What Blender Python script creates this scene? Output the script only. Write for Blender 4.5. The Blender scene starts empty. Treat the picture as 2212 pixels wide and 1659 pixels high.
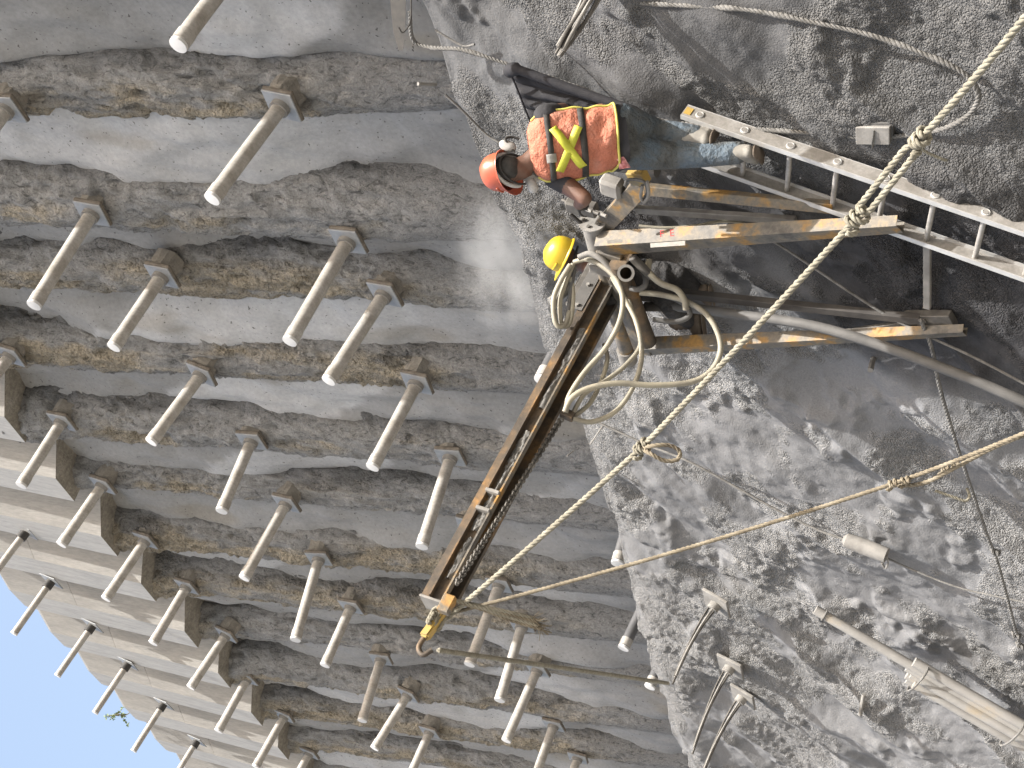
import bpy, bmesh, math, random
import numpy as np
from mathutils import Vector, Matrix
random.seed(7)
SC = bpy.context.scene
COL = SC.collection

# ------------------------------------------------------------------ camera
# world axes: X along the retaining wall (-X recedes), Y into the wall, Z up; camera at the origin, 1.75 m above ground
MROT = np.array([[-0.2098033772, 0.2259462230, -0.9512785329],
                 [0.5927782039, 0.8031260875, 0.0600207352],
                 [0.7775580647, -0.5513046272, -0.3024345617]])   # world -> camera axes
FPX = 3195.0                                                      # focal length for a picture 2212 wide
cam_d = bpy.data.cameras.new('camera')
cam = bpy.data.objects.new('camera', cam_d); COL.objects.link(cam)
cam_d.sensor_width = 36; cam_d.lens = 36 * FPX / 2212; cam_d.clip_end = 2000; cam_d.clip_start = 0.05
cam.matrix_world = Matrix(MROT.T.tolist()).to_4x4()
SC.camera = cam

# ------------------------------------------------------------------ sky, sun, exposure
SUN = np.array([0.62, 0.03, 1.0]); SUN /= np.linalg.norm(SUN)
world = bpy.data.worlds.new('World'); SC.world = world; world.use_nodes = True
wn = world.node_tree.nodes; wl = world.node_tree.links
sky = wn.new('ShaderNodeTexSky'); sky.sky_type = 'NISHITA'; sky.sun_disc = False
sky.sun_elevation = math.asin(SUN[2]); sky.sun_rotation = math.atan2(SUN[0], SUN[1])
sky.dust_density = 10.0; sky.air_density = 1.55; sky.ozone_density = 0.7
wn['Background'].inputs['Strength'].default_value = 0.15
wl.new(sky.outputs[0], wn['Background'].inputs['Color'])
sun_d = bpy.data.lights.new('sun', 'SUN'); sun_d.energy = 4.6; sun_d.angle = math.radians(0.5); sun_d.color = (1.0, 0.97, 0.93)
sun = bpy.data.objects.new('sun', sun_d); COL.objects.link(sun)
sun.rotation_euler = Vector(SUN.tolist()).to_track_quat('Z', 'Y').to_euler()
SC.view_settings.view_transform = 'Standard'; SC.view_settings.look = 'None'
SC.view_settings.gamma = 1.0; SC.view_settings.exposure = 1.33; SC.view_settings.use_curve_mapping = False

# ------------------------------------------------------------------ placing helpers
def ray(x, y): return MROT.T @ np.array([x - 1106.0, -(y - 829.5), -FPX])
def at(x, y, Y): d = ray(x, y); return d * (Y / d[1])
def atd(x, y, dep): return ray(x, y) * (dep / FPX)
def depth(p): return -(MROT @ np.asarray(p, float))[2]
LIPY0, LIPY1, LIPZ0, LIPZ1, BAT = 7.62, 0.045, 4.02, 0.045, 0.32
def fp(x, y, off=0.0):                                            # point off metres in front of the mean shotcrete face
    d = ray(x, y)
    s = (LIPY0 - off - BAT * LIPZ0) / (d[1] - LIPY1 * d[0] + BAT * LIPZ1 * d[0] - BAT * d[2])
    return d * s

def _lip(q):
    d = ray(*q); return d * (LIPY0 / (d[1] - LIPY1 * d[0]))
LIP = np.array([_lip(q) for q in [(820, -130), (880, 0), (1000, 260), (1100, 480), (1160, 720), (1250, 950), (1340, 1200), (1400, 1420), (1480, 1659), (1520, 1800)]])[::-1]
def lip_z(X): return np.interp(X, LIP[:, 0], LIP[:, 2])

# ------------------------------------------------------------------ object helpers
def tag(o, label=None, cat=None, group=None, kind=None):
    if label: o['label'] = label
    if cat: o['category'] = cat
    if group: o['group'] = group
    if kind: o['kind'] = kind
    return o
def empty(name, loc, label=None, cat=None, group=None):
    o = bpy.data.objects.new(name, None); COL.objects.link(o); o.location = [float(c) for c in loc]
    o.empty_display_size = 0.1
    return tag(o, label, cat, group)
def obj(name, me, mat=None, parent=None, smooth=False):
    o = bpy.data.objects.new(name, me); COL.objects.link(o)
    if mat is not None and len(me.materials) == 0: me.materials.append(mat)
    if parent is not None: o.parent = parent
    if smooth: me.polygons.foreach_set('use_smooth', [True] * len(me.polygons))
    return o
def wobj(name, me, mat, parent, smooth=False):                    # mesh built in world coordinates under a thing at parent.location
    o = obj(name, me, mat, parent, smooth)
    if parent is not None:
        inv = Vector(parent.location); p = parent.parent
        while p is not None: inv += Vector(p.location); p = p.parent
        o.location = -inv
    return o
def wchild(name, me, mat, part, smooth=False):                    # sub-part of a world-built part
    o = obj(name, me, mat, part, smooth); return o
def mesh_py(name, V, F):
    me = bpy.data.meshes.new(name); me.from_pydata([tuple(map(float, v)) for v in V], [], F); me.update(); return me
def grid_mesh(name, P, col=None, smooth=True, flip=False, rough=None):
    nu, nv = P.shape[:2]
    me = bpy.data.meshes.new(name)
    idx = np.arange(nu * nv).reshape(nu, nv)
    q = np.stack([idx[:-1, :-1], idx[1:, :-1], idx[1:, 1:], idx[:-1, 1:]], -1).reshape(-1, 4)
    if flip: q = q[:, ::-1]
    n = len(q)
    me.vertices.add(nu * nv); me.vertices.foreach_set('co', P.reshape(-1).astype(np.float32))
    me.loops.add(n * 4); me.loops.foreach_set('vertex_index', q.reshape(-1).astype(np.int32))
    me.polygons.add(n); me.polygons.foreach_set('loop_start', np.arange(0, n * 4, 4, dtype=np.int32))
    me.polygons.foreach_set('loop_total', np.full(n, 4, np.int32))
    me.polygons.foreach_set('use_smooth', np.full(n, smooth))
    me.update(calc_edges=True); me.validate()
    if col is not None:
        a = me.attributes.new('Col', 'FLOAT_COLOR', 'POINT')
        c4 = np.ones((nu * nv, 4), np.float32); c4[:, :3] = col.reshape(-1, 3); a.data.foreach_set('color', c4.reshape(-1))
    if rough is not None:
        a = me.attributes.new('Rough', 'FLOAT', 'POINT'); a.data.foreach_set('value', rough.reshape(-1).astype(np.float32))
    return me
class MB:                                                         # collects verts / faces
    def __init__(s): s.V = []; s.F = []
    def add(s, V, F):
        b = len(s.V); s.V += [tuple(map(float, v)) for v in V]; s.F += [tuple(i + b for i in f) for f in F]; return s
    def box(s, c, ax, ay, az, hx, hy, hz):
        c = np.asarray(c, float); ax, ay, az = [np.asarray(a, float) for a in (ax, ay, az)]
        V = [c + ax * hx * i + ay * hy * j + az * hz * k for k in (-1, 1) for j in (-1, 1) for i in (-1, 1)]
        return s.add(V, [(0, 2, 3, 1), (4, 5, 7, 6), (0, 1, 5, 4), (2, 6, 7, 3), (0, 4, 6, 2), (1, 3, 7, 5)])
    def tube(s, pts, r, n=8, caps=True):
        pts = np.asarray(pts, float); m = len(pts)
        rr = np.full(m, r) if np.isscalar(r) else np.asarray(r, float)
        T = np.gradient(pts, axis=0); T /= np.linalg.norm(T, axis=1)[:, None] + 1e-12
        a = np.array([0, 0, 1.]) if abs(T[0][2]) < .9 else np.array([1., 0, 0])
        N = np.cross(T[0], a); N /= np.linalg.norm(N); V = []
        for i in range(m):
            N = N - T[i] * (N @ T[i]); N /= np.linalg.norm(N); B = np.cross(T[i], N)
            for k in range(n):
                t = 2 * math.pi * k / n; V.append(pts[i] + rr[i] * (math.cos(t) * N + math.sin(t) * B))
        F = [(i * n + k, i * n + (k + 1) % n, (i + 1) * n + (k + 1) % n, (i + 1) * n + k) for i in range(m - 1) for k in range(n)]
        if caps: F += [tuple(range(n))[::-1], tuple((m - 1) * n + k for k in range(n))]
        return s.add(V, F)
    def mesh(s, name): 
        me = mesh_py(name, s.V, s.F)
        bm = bmesh.new(); bm.from_mesh(me); bmesh.ops.recalc_face_normals(bm, faces=bm.faces); bm.to_mesh(me); bm.free(); return me
def bevel(me, w, seg=2):
    bm = bmesh.new(); bm.from_mesh(me)
    bmesh.ops.bevel(bm, geom=list(bm.edges), offset=w, segments=seg, affect='EDGES', clamp_overlap=True)
    bm.to_mesh(me); bm.free(); return me
def smooth_by_angle(me, ang=40):
    bm = bmesh.new(); bm.from_mesh(me)
    for f in bm.faces: f.smooth = True
    for e in bm.edges:
        if len(e.link_faces) == 2 and e.calc_face_angle(0) > math.radians(ang): e.smooth = False
    bm.to_mesh(me); bm.free(); return me
def spline(P, n=8):                                               # Catmull-Rom through the points
    P = np.asarray(P, float); Q = np.vstack([2 * P[0] - P[1], P, 2 * P[-1] - P[-2]]); out = []
    for i in range(1, len(Q) - 2):
        p0, p1, p2, p3 = Q[i - 1:i + 3]
        for t in np.linspace(0, 1, n, endpoint=False):
            out.append(.5 * ((2 * p1) + (p2 - p0) * t + (2 * p0 - 5 * p1 + 4 * p2 - p3) * t * t + (3 * p1 - p0 - 3 * p2 + p3) * t ** 3))
    out.append(P[-1]); return np.array(out)
def resample(P, step):
    P = np.asarray(P, float); d = np.r_[0, np.cumsum(np.linalg.norm(np.diff(P, axis=0), axis=1))]
    n = max(3, int(d[-1] / step)); u = np.linspace(0, d[-1], n)
    return np.stack([np.interp(u, d, P[:, i]) for i in range(3)], 1), u
def norm(v): v = np.asarray(v, float); return v / np.linalg.norm(v)

# ------------------------------------------------------------------ numpy noise
def _h(ix, iy, iz, s):
    n = (ix * 374761393 + iy * 668265263 + iz * 2147483647 + s * 974634407) & 0xFFFFFFFF
    n = ((n ^ (n >> 13)) * 1274126177) & 0xFFFFFFFF
    n = ((n ^ (n >> 16)) * 2246822519) & 0xFFFFFFFF
    return ((n ^ (n >> 15)) & 0xFFFFFF) / float(0xFFFFFF)
def vnoise(x, y, z, s=0):
    xi, yi, zi = np.floor(x).astype(np.int64), np.floor(y).astype(np.int64), np.floor(z).astype(np.int64)
    fx, fy, fz = x - xi, y - yi, z - zi
    fx, fy, fz = [t * t * t * (t * (t * 6 - 15) + 10) for t in (fx, fy, fz)]
    r = 0
    for a in (0, 1):
        for b in (0, 1):
            for c in (0, 1):
                w = (fx if a else 1 - fx) * (fy if b else 1 - fy) * (fz if c else 1 - fz)
                r = r + w * _h(xi + a, yi + b, zi + c, s)
    return r * 2 - 1
def fbm(x, y, z, s=0, o=4, g=.5):
    r = 0; a = 1.; n = 0
    for i in range(o): r = r + a * vnoise(x, y, z, s + i * 17); n += a; a *= g; x, y, z = x * 2.03, y * 2.03, z * 2.03
    return r / n
def worley(x, y, s=0):                                            # 2-D cell distance F1
    xi, yi = np.floor(x).astype(np.int64), np.floor(y).astype(np.int64); d = np.full(x.shape, 9.)
    zz = np.zeros_like(xi)
    for a in (-1, 0, 1):
        for b in (-1, 0, 1):
            px = xi + a + _h(xi + a, yi + b, zz, s); py = yi + b + _h(xi + a, yi + b, zz, s + 5)
            d = np.minimum(d, np.hypot(px - x, py - y))
    return d
def sstep(a, b, x): t = np.clip((x - a) / (b - a), 0, 1); return t * t * (3 - 2 * t)
def mix(a, b, t): return a + (b - a) * t[..., None]

# ------------------------------------------------------------------ materials
ALB = 0.575                                                        # all stops below are scaled to real-world albedo
class NT:
    def __init__(s, name):
        s.m = bpy.data.materials.new(name); s.m.use_nodes = True; s.n = s.m.node_tree.nodes; s.l = s.m.node_tree.links
        s.b = s.n['Principled BSDF']; s.tc = s.n.new('ShaderNodeTexCoord')
    def new(s, t, **k):
        n = s.n.new(t)
        for a, v in k.items(): setattr(n, a, v)
        return n
    def mapping(s, scale, out='Object', rot=(0, 0, 0)):
        m = s.new('ShaderNodeMapping'); m.inputs['Scale'].default_value = scale; m.inputs['Rotation'].default_value = rot
        s.l.new(s.tc.outputs[out], m.inputs['Vector']); return m.outputs[0]
    def noise(s, scale, detail=4, rough=.55, vec=None, dist=0.0):
        n = s.new('ShaderNodeTexNoise'); n.inputs['Scale'].default_value = scale; n.inputs['Detail'].default_value = detail
        n.inputs['Roughness'].default_value = rough; n.inputs['Distortion'].default_value = dist
        s.l.new(vec if vec is not None else s.tc.outputs['Object'], n.inputs['Vector']); return n.outputs['Fac']
    def ramp(s, fac, stops):
        r = s.new('ShaderNodeValToRGB'); e = r.color_ramp.elements
        while len(e) < len(stops): e.new(.5)
        for el, (p, c) in zip(e, stops): el.position = p; el.color = (*c, 1) if len(c) == 3 else c
        s.l.new(fac, r.inputs[0]); return r.outputs[0]
    def mixc(s, fac, a, b, mode='MIX'):
        m = s.new('ShaderNodeMix', data_type='RGBA', blend_type=mode)
        for sock, v in ((m.inputs[0], fac), (m.inputs[6], a), (m.inputs[7], b)):
            if hasattr(v, 'node'): s.l.new(v, sock)
            elif isinstance(v, (int, float)): sock.default_value = v
            else: sock.default_value = (*v, 1)
        return m.outputs[2]
    def bump(s, h, strength=.5, dist=.01, prev=None):
        b = s.new('ShaderNodeBump'); b.inputs['Strength'].default_value = strength; b.inputs['Distance'].default_value = dist
        s.l.new(h, b.inputs['Height'])
        if prev is not None: s.l.new(prev, b.inputs['Normal'])
        return b.outputs[0]
    def out(s, col=None, rough=.8, metal=0, nrm=None, spec=None):
        if col is not None:
            if hasattr(col, 'node'): s.l.new(col, s.b.inputs['Base Color'])
            else: s.b.inputs['Base Color'].default_value = (*col, 1)
        if hasattr(rough, 'node'): s.l.new(rough, s.b.inputs['Roughness'])
        else: s.b.inputs['Roughness'].default_value = rough
        s.b.inputs['Metallic'].default_value = metal
        if nrm is not None: s.l.new(nrm, s.b.inputs['Normal'])
        if spec is not None: s.b.inputs['Specular IOR Level'].default_value = spec
        return s.m
def attr_mat(name, fine=60, bumps=((25, .5, .02), (90, .5, .006)), lo=.72, hi=1.22, rough=.92, speck=None, grain=None, crack=None):
    lo *= ALB; hi *= ALB
    t = NT(name); a = t.new('ShaderNodeAttribute', attribute_name='Col')
    v = t.ramp(t.noise(fine, 5, .65), [(.25, (lo,) * 3), (.75, (hi,) * 3)])
    c = t.mixc(1.0, a.outputs['Color'], v, 'MULTIPLY')
    if speck:
        sp = t.ramp(t.noise(speck[0], 2, .5), [(speck[1], (1, 1, 1)), (speck[1] + .04, (.35, .34, .33))])
        c = t.mixc(1.0, c, sp, 'MULTIPLY')
    n = None
    if crack:                                                     # pits and cracks darker, high spots paler
        h = t.noise(crack[0], 5, .68, t.mapping((1, 1, .55)), 1.2)
        c = t.mixc(1.0, c, t.ramp(h, [(.34, (crack[1],) * 3), (.47, (1, 1, 1)), (.62, (1, 1, 1)), (.75, (1.3, 1.28, 1.22))]), 'MULTIPLY')
        n = t.bump(h, .9, .05, n)
    if grain:
        ra = t.new('ShaderNodeAttribute', attribute_name='Rough')
        vo = t.new('ShaderNodeTexVoronoi'); vo.inputs['Scale'].default_value = grain[0]; vo.inputs['Randomness'].default_value = 1
        ds = t.new('ShaderNodeVectorMath', operation='ADD'); nz = t.new('ShaderNodeTexNoise'); nz.inputs['Scale'].default_value = 45
        t.l.new(t.tc.outputs['Object'], nz.inputs['Vector']); sc_ = t.new('ShaderNodeVectorMath', operation='SCALE'); sc_.inputs['Scale'].default_value = .025
        t.l.new(nz.outputs['Color'], sc_.inputs[0]); t.l.new(t.tc.outputs['Object'], ds.inputs[0]); t.l.new(sc_.outputs[0], ds.inputs[1])
        t.l.new(ds.outputs[0], vo.inputs['Vector'])
        inv = t.new('ShaderNodeMath', operation='SUBTRACT'); inv.inputs[0].default_value = 1; t.l.new(vo.outputs['Distance'], inv.inputs[1])
        mu = t.new('ShaderNodeMath', operation='MULTIPLY'); t.l.new(inv.outputs[0], mu.inputs[0]); t.l.new(ra.outputs['Fac'], mu.inputs[1])
        n = t.bump(mu.outputs[0], 1.0, grain[1], n)
    for sc, st, di in bumps: n = t.bump(t.noise(sc, 4, .6), st, di, n)
    return t.out(c, rough, 0, n, .25)
def noisy_mat(name, stops, scale=6, bumps=((40, .4, .004),), rough=.7, metal=0, stretch=(1, 1, 1), detail=5, rand=0.0, fine=None, spec=None):
    t = NT(name); vec = t.mapping(stretch)
    if rand:
        oi = t.new('ShaderNodeObjectInfo'); ad = t.new('ShaderNodeVectorMath', operation='ADD')
        sc = t.new('ShaderNodeVectorMath', operation='SCALE'); cb = t.new('ShaderNodeCombineXYZ')
        for i in range(3): t.l.new(oi.outputs['Random'], cb.inputs[i])
        t.l.new(cb.outputs[0], sc.inputs[0]); sc.inputs['Scale'].default_value = 37.0
        t.l.new(vec, ad.inputs[0]); t.l.new(sc.outputs[0], ad.inputs[1]); vec = ad.outputs[0]
    c = t.ramp(t.noise(scale, detail, .6, vec), [(p, tuple(min(1, q * ALB) for q in cc)) for p, cc in stops])
    if fine:
        v = t.ramp(t.noise(fine[0], 4, .65, vec), [(.3, (fine[1],) * 3), (.7, (fine[2],) * 3)]); c = t.mixc(1.0, c, v, 'MULTIPLY')
    n = None
    for s_, st, di in bumps: n = t.bump(t.noise(s_, 4, .6, vec), st, di, n)
    return t.out(c, rough, metal, n, spec)
M = {}
M['face'] = attr_mat('shotcrete', 70, ((60, .4, .006), (190, .4, .003)), .8, 1.18, .95, grain=(82, .024))
M['pile'] = attr_mat('rough_pile', 45, ((55, .7, .012), (140, .4, .004)), .68, 1.28, .95, crack=(15, .42), grain=(24, .03))
M['infill'] = attr_mat('infill_concrete', 22, ((12, .35, .01), (60, .4, .004)), .84, 1.14, .88, (26, .68))
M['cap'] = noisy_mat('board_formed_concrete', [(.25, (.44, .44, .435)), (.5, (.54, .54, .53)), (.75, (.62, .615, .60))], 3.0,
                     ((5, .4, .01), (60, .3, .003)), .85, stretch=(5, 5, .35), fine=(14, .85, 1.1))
M['pvc'] = noisy_mat('dusty_pipe', [(.3, (.40, .37, .325)), (.5, (.51, .485, .445)), (.75, (.62, .605, .575))], 5, ((60, .25, .002),), .6, stretch=(1, 1, 1.6), rand=1, fine=(28, .8, 1.12))
M['pvc_dark'] = noisy_mat('dark_pipe', [(.3, (.10, .10, .105)), (.7, (.16, .16, .165))], 5, (), .6, rand=1)
M['white_cap'] = noisy_mat('white_pipe_cap', [(.3, (.80, .80, .79)), (.7, (.88, .88, .87))], 14, (), .6, rand=1)
M['plate'] = noisy_mat('steel_plate', [(.3, (.34, .355, .37)), (.6, (.46, .475, .485)), (.8, (.36, .33, .29))], 9, ((50, .2, .002),), .55, .25, rand=1)
M['plate_back'] = noisy_mat('weathered_bearing_block', [(.3, (.13, .11, .09)), (.7, (.27, .24, .2))], 12, ((40, .5, .006),), .9, rand=1)
M['grout'] = noisy_mat('brown_grout', [(.3, (.24, .225, .195)), (.7, (.37, .345, .305))], 10, ((30, .8, .02),), .95, rand=1)
M['cap_flank_shade'] = noisy_mat('shaded_beige_concrete', [(.25, (.33, .32, .30)), (.5, (.40, .385, .355)), (.75, (.46, .44, .40))], 2.2, ((5, .3, .01), (60, .3, .003)), .88, stretch=(3, 3, .6), fine=(14, .82, 1.12))  # light difference painted in: flanks darker and more beige than the fronts
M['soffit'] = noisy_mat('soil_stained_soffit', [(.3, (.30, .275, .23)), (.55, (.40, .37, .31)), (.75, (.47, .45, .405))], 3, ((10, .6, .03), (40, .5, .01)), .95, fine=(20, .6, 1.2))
M['black'] = noisy_mat('black_rubber', [(.3, (.02, .02, .02)), (.7, (.06, .055, .05))], 20, ((80, .2, .002),), .7)
M['rope'] = noisy_mat('hemp_rope', [(.3, (.21, .195, .15)), (.55, (.33, .31, .245)), (.75, (.43, .41, .34))], 18, ((150, .5, .002),), .95)
M['rope_dark'] = noisy_mat('dirty_rope', [(.3, (.17, .14, .10)), (.55, (.29, .25, .18)), (.75, (.38, .34, .27))], 12, ((150, .5, .002),), .95)
M['rope_dust'] = noisy_mat('cement_caked_rope', [(.3, (.13, .125, .115)), (.6, (.24, .235, .225)), (.8, (.31, .30, .27))], 14, ((90, .8, .006),), .95)
M['hose'] = noisy_mat('cream_hose', [(.3, (.22, .20, .165)), (.5, (.38, .355, .28)), (.7, (.52, .475, .36))], 5, ((60, .2, .002),), .6)
M['hose_grey'] = noisy_mat('grey_hose', [(.3, (.10, .098, .095)), (.7, (.17, .166, .16))], 6, ((60, .3, .002),), .75)
M['orange'] = noisy_mat('worn_orange_paint', [(.30, (.08, .073, .065)), (.42, (.16, .148, .13)), (.52, (.22, .185, .135)), (.60, (.37, .21, .06)), (.8, (.50, .28, .06))], 5,
                        ((40, .4, .003),), .65, stretch=(1, 1, 1), fine=(40, .75, 1.15))
M['rust'] = noisy_mat('rusty_channel', [(.25, (.04, .034, .03)), (.45, (.10, .08, .06)), (.58, (.19, .13, .075)), (.72, (.40, .22, .07)), (.85, (.30, .26, .21))], 4.5,
                      ((35, .5, .004),), .7, .15, fine=(40, .7, 1.2))
M['dirty_steel'] = noisy_mat('dirty_steel', [(.3, (.07, .065, .06)), (.55, (.17, .16, .145)), (.75, (.30, .285, .26))], 8, ((50, .4, .003),), .7, .2)
M['dust_steel'] = noisy_mat('dusty_steel', [(.3, (.20, .19, .175)), (.6, (.33, .32, .30)), (.8, (.42, .40, .37))], 9, ((60, .4, .003),), .8)
M['alu'] = noisy_mat('dusty_aluminium', [(.3, (.36, .34, .31)), (.55, (.50, .48, .45)), (.8, (.62, .61, .59))], 7, ((60, .3, .002),), .55, .25, fine=(45, .75, 1.1))
M['alu_bright'] = noisy_mat('bright_aluminium_edge', [(.3, (.62, .61, .59)), (.7, (.78, .78, .77))], 12, (), .45, .3)
M['tarp'] = noisy_mat('black_sheeting', [(.3, (.008, .008, .011)), (.6, (.02, .02, .027)), (.85, (.06, .058, .06))], 6, ((20, .4, .01),), .85)
M['wood'] = noisy_mat('weathered_wood', [(.3, (.16, .14, .11)), (.7, (.33, .29, .24))], 5, ((30, .4, .004),), .9, stretch=(4, 4, 1))
M['darkwood'] = noisy_mat('dark_board', [(.3, (.035, .032, .03)), (.7, (.09, .082, .075))], 6, ((30, .4, .004),), .9)
M['skin'] = noisy_mat('skin', [(.3, (.13, .062, .04)), (.7, (.20, .10, .065))], 8, ((120, .15, .001),), .55)
M['shirt'] = noisy_mat('black_shirt', [(.3, (.022, .022, .026)), (.7, (.05, .05, .058))], 9, ((18, .5, .012), (200, .2, .001)), .9)
M['work_dark'] = noisy_mat('dusty_dark_workwear', [(.3, (.035, .035, .038)), (.6, (.07, .07, .072)), (.8, (.14, .138, .135))], 7, ((13, 1, .05), (30, .6, .012)), .95)
M['jeans'] = noisy_mat('faded_jeans', [(.28, (.075, .08, .08)), (.45, (.12, .13, .133)), (.6, (.11, .15, .19)), (.78, (.19, .205, .21))], 5.5, ((13, 1, .05), (30, .6, .012), (220, .2, .001)), .95)
M['vest'] = noisy_mat('orange_vest', [(.3, (.52, .165, .095)), (.55, (.63, .22, .135)), (.75, (.60, .31, .23))], 5, ((14, .9, .04), (34, .6, .012)), .8)
M['hivis'] = noisy_mat('yellow_tape', [(.3, (.60, .62, .04)), (.7, (.78, .80, .08))], 20, ((120, .3, .002),), .6)
M['edge'] = noisy_mat('yellow_piping', [(.3, (.66, .62, .10)), (.7, (.80, .74, .2))], 20, (), .7)
M['band'] = noisy_mat('black_band', [(.3, (.02, .02, .02)), (.7, (.06, .055, .05))], 20, (), .8)
M['hat_orange'] = noisy_mat('orange_helmet', [(.3, (.55, .10, .045)), (.7, (.64, .16, .085))], 6, (), .38)
M['hat_yellow'] = noisy_mat('yellow_helmet', [(.3, (.72, .50, .02)), (.7, (.80, .58, .04))], 6, (), .38)
M['boot'] = noisy_mat('muddy_boot', [(.3, (.22, .205, .18)), (.6, (.36, .345, .31)), (.8, (.44, .42, .38))], 9, ((40, .5, .005),), .95)
M['boot_brown'] = noisy_mat('brown_boot', [(.3, (.10, .075, .055)), (.7, (.22, .18, .14))], 9, ((40, .5, .005),), .9)
M['whiteplastic'] = noisy_mat('white_plastic', [(.3, (.50, .49, .47)), (.7, (.68, .67, .65))], 15, (), .6)
M['glove'] = noisy_mat('dark_glove', [(.3, (.03, .03, .03)), (.7, (.10, .095, .09))], 18, ((60, .4, .003),), .9)
M['pink'] = noisy_mat('pink_rag', [(.3, (.55, .16, .17)), (.7, (.75, .42, .42))], 30, (), .9)
M['paper'] = noisy_mat('paper_label', [(.3, (.34, .32, .29)), (.7, (.50, .48, .44))], 25, (), .8)
M['yellow'] = noisy_mat('yellow_paint', [(.35, (.33, .27, .18)), (.5, (.52, .36, .10)), (.8, (.68, .43, .07))], 8, (), .6)
M['red'] = noisy_mat('red_paint', [(.3, (.42, .02, .02)), (.7, (.50, .05, .04))], 20, (), .8)
M['leaf'] = noisy_mat('leaf', [(.3, (.10, .17, .06)), (.7, (.20, .27, .10))], 30, (), .7)
M['stem'] = noisy_mat('stem', [(.3, (.10, .08, .05)), (.7, (.18, .14, .09))], 30, (), .9)
M['ground'] = noisy_mat('dusty_ground', [(.3, (.26, .25, .23)), (.7, (.38, .36, .33))], .8, ((6, .6, .05),), .95, fine=(9, .8, 1.1))
M['earth'] = noisy_mat('upper_earth', [(.3, (.18, .14, .10)), (.7, (.30, .25, .18))], .6, ((6, .6, .05),), .95)
M['bluepipe'] = noisy_mat('dusty_tubes', [(.3, (.30, .29, .275)), (.55, (.40, .39, .37)), (.7, (.43, .37, .28)), (.85, (.46, .45, .43))], 3, ((60, .3, .002),), .8, stretch=(1, 1, 1))

# ------------------------------------------------------------------ the setting: ground
def plane(name, x0, x1, y0, y1, z, m):
    o = obj(name, mesh_py(name, [(x0, y0, z), (x1, y0, z), (x1, y1, z), (x0, y1, z)], [(0, 1, 2, 3)]), m); tag(o, kind='structure'); return o
plane('ground', -600, 600, -600, 9.5, -1.75, M['ground'])
plane('upper_ground', -600, 600, 9.7, 600, 14.1, M['earth'])

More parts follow.
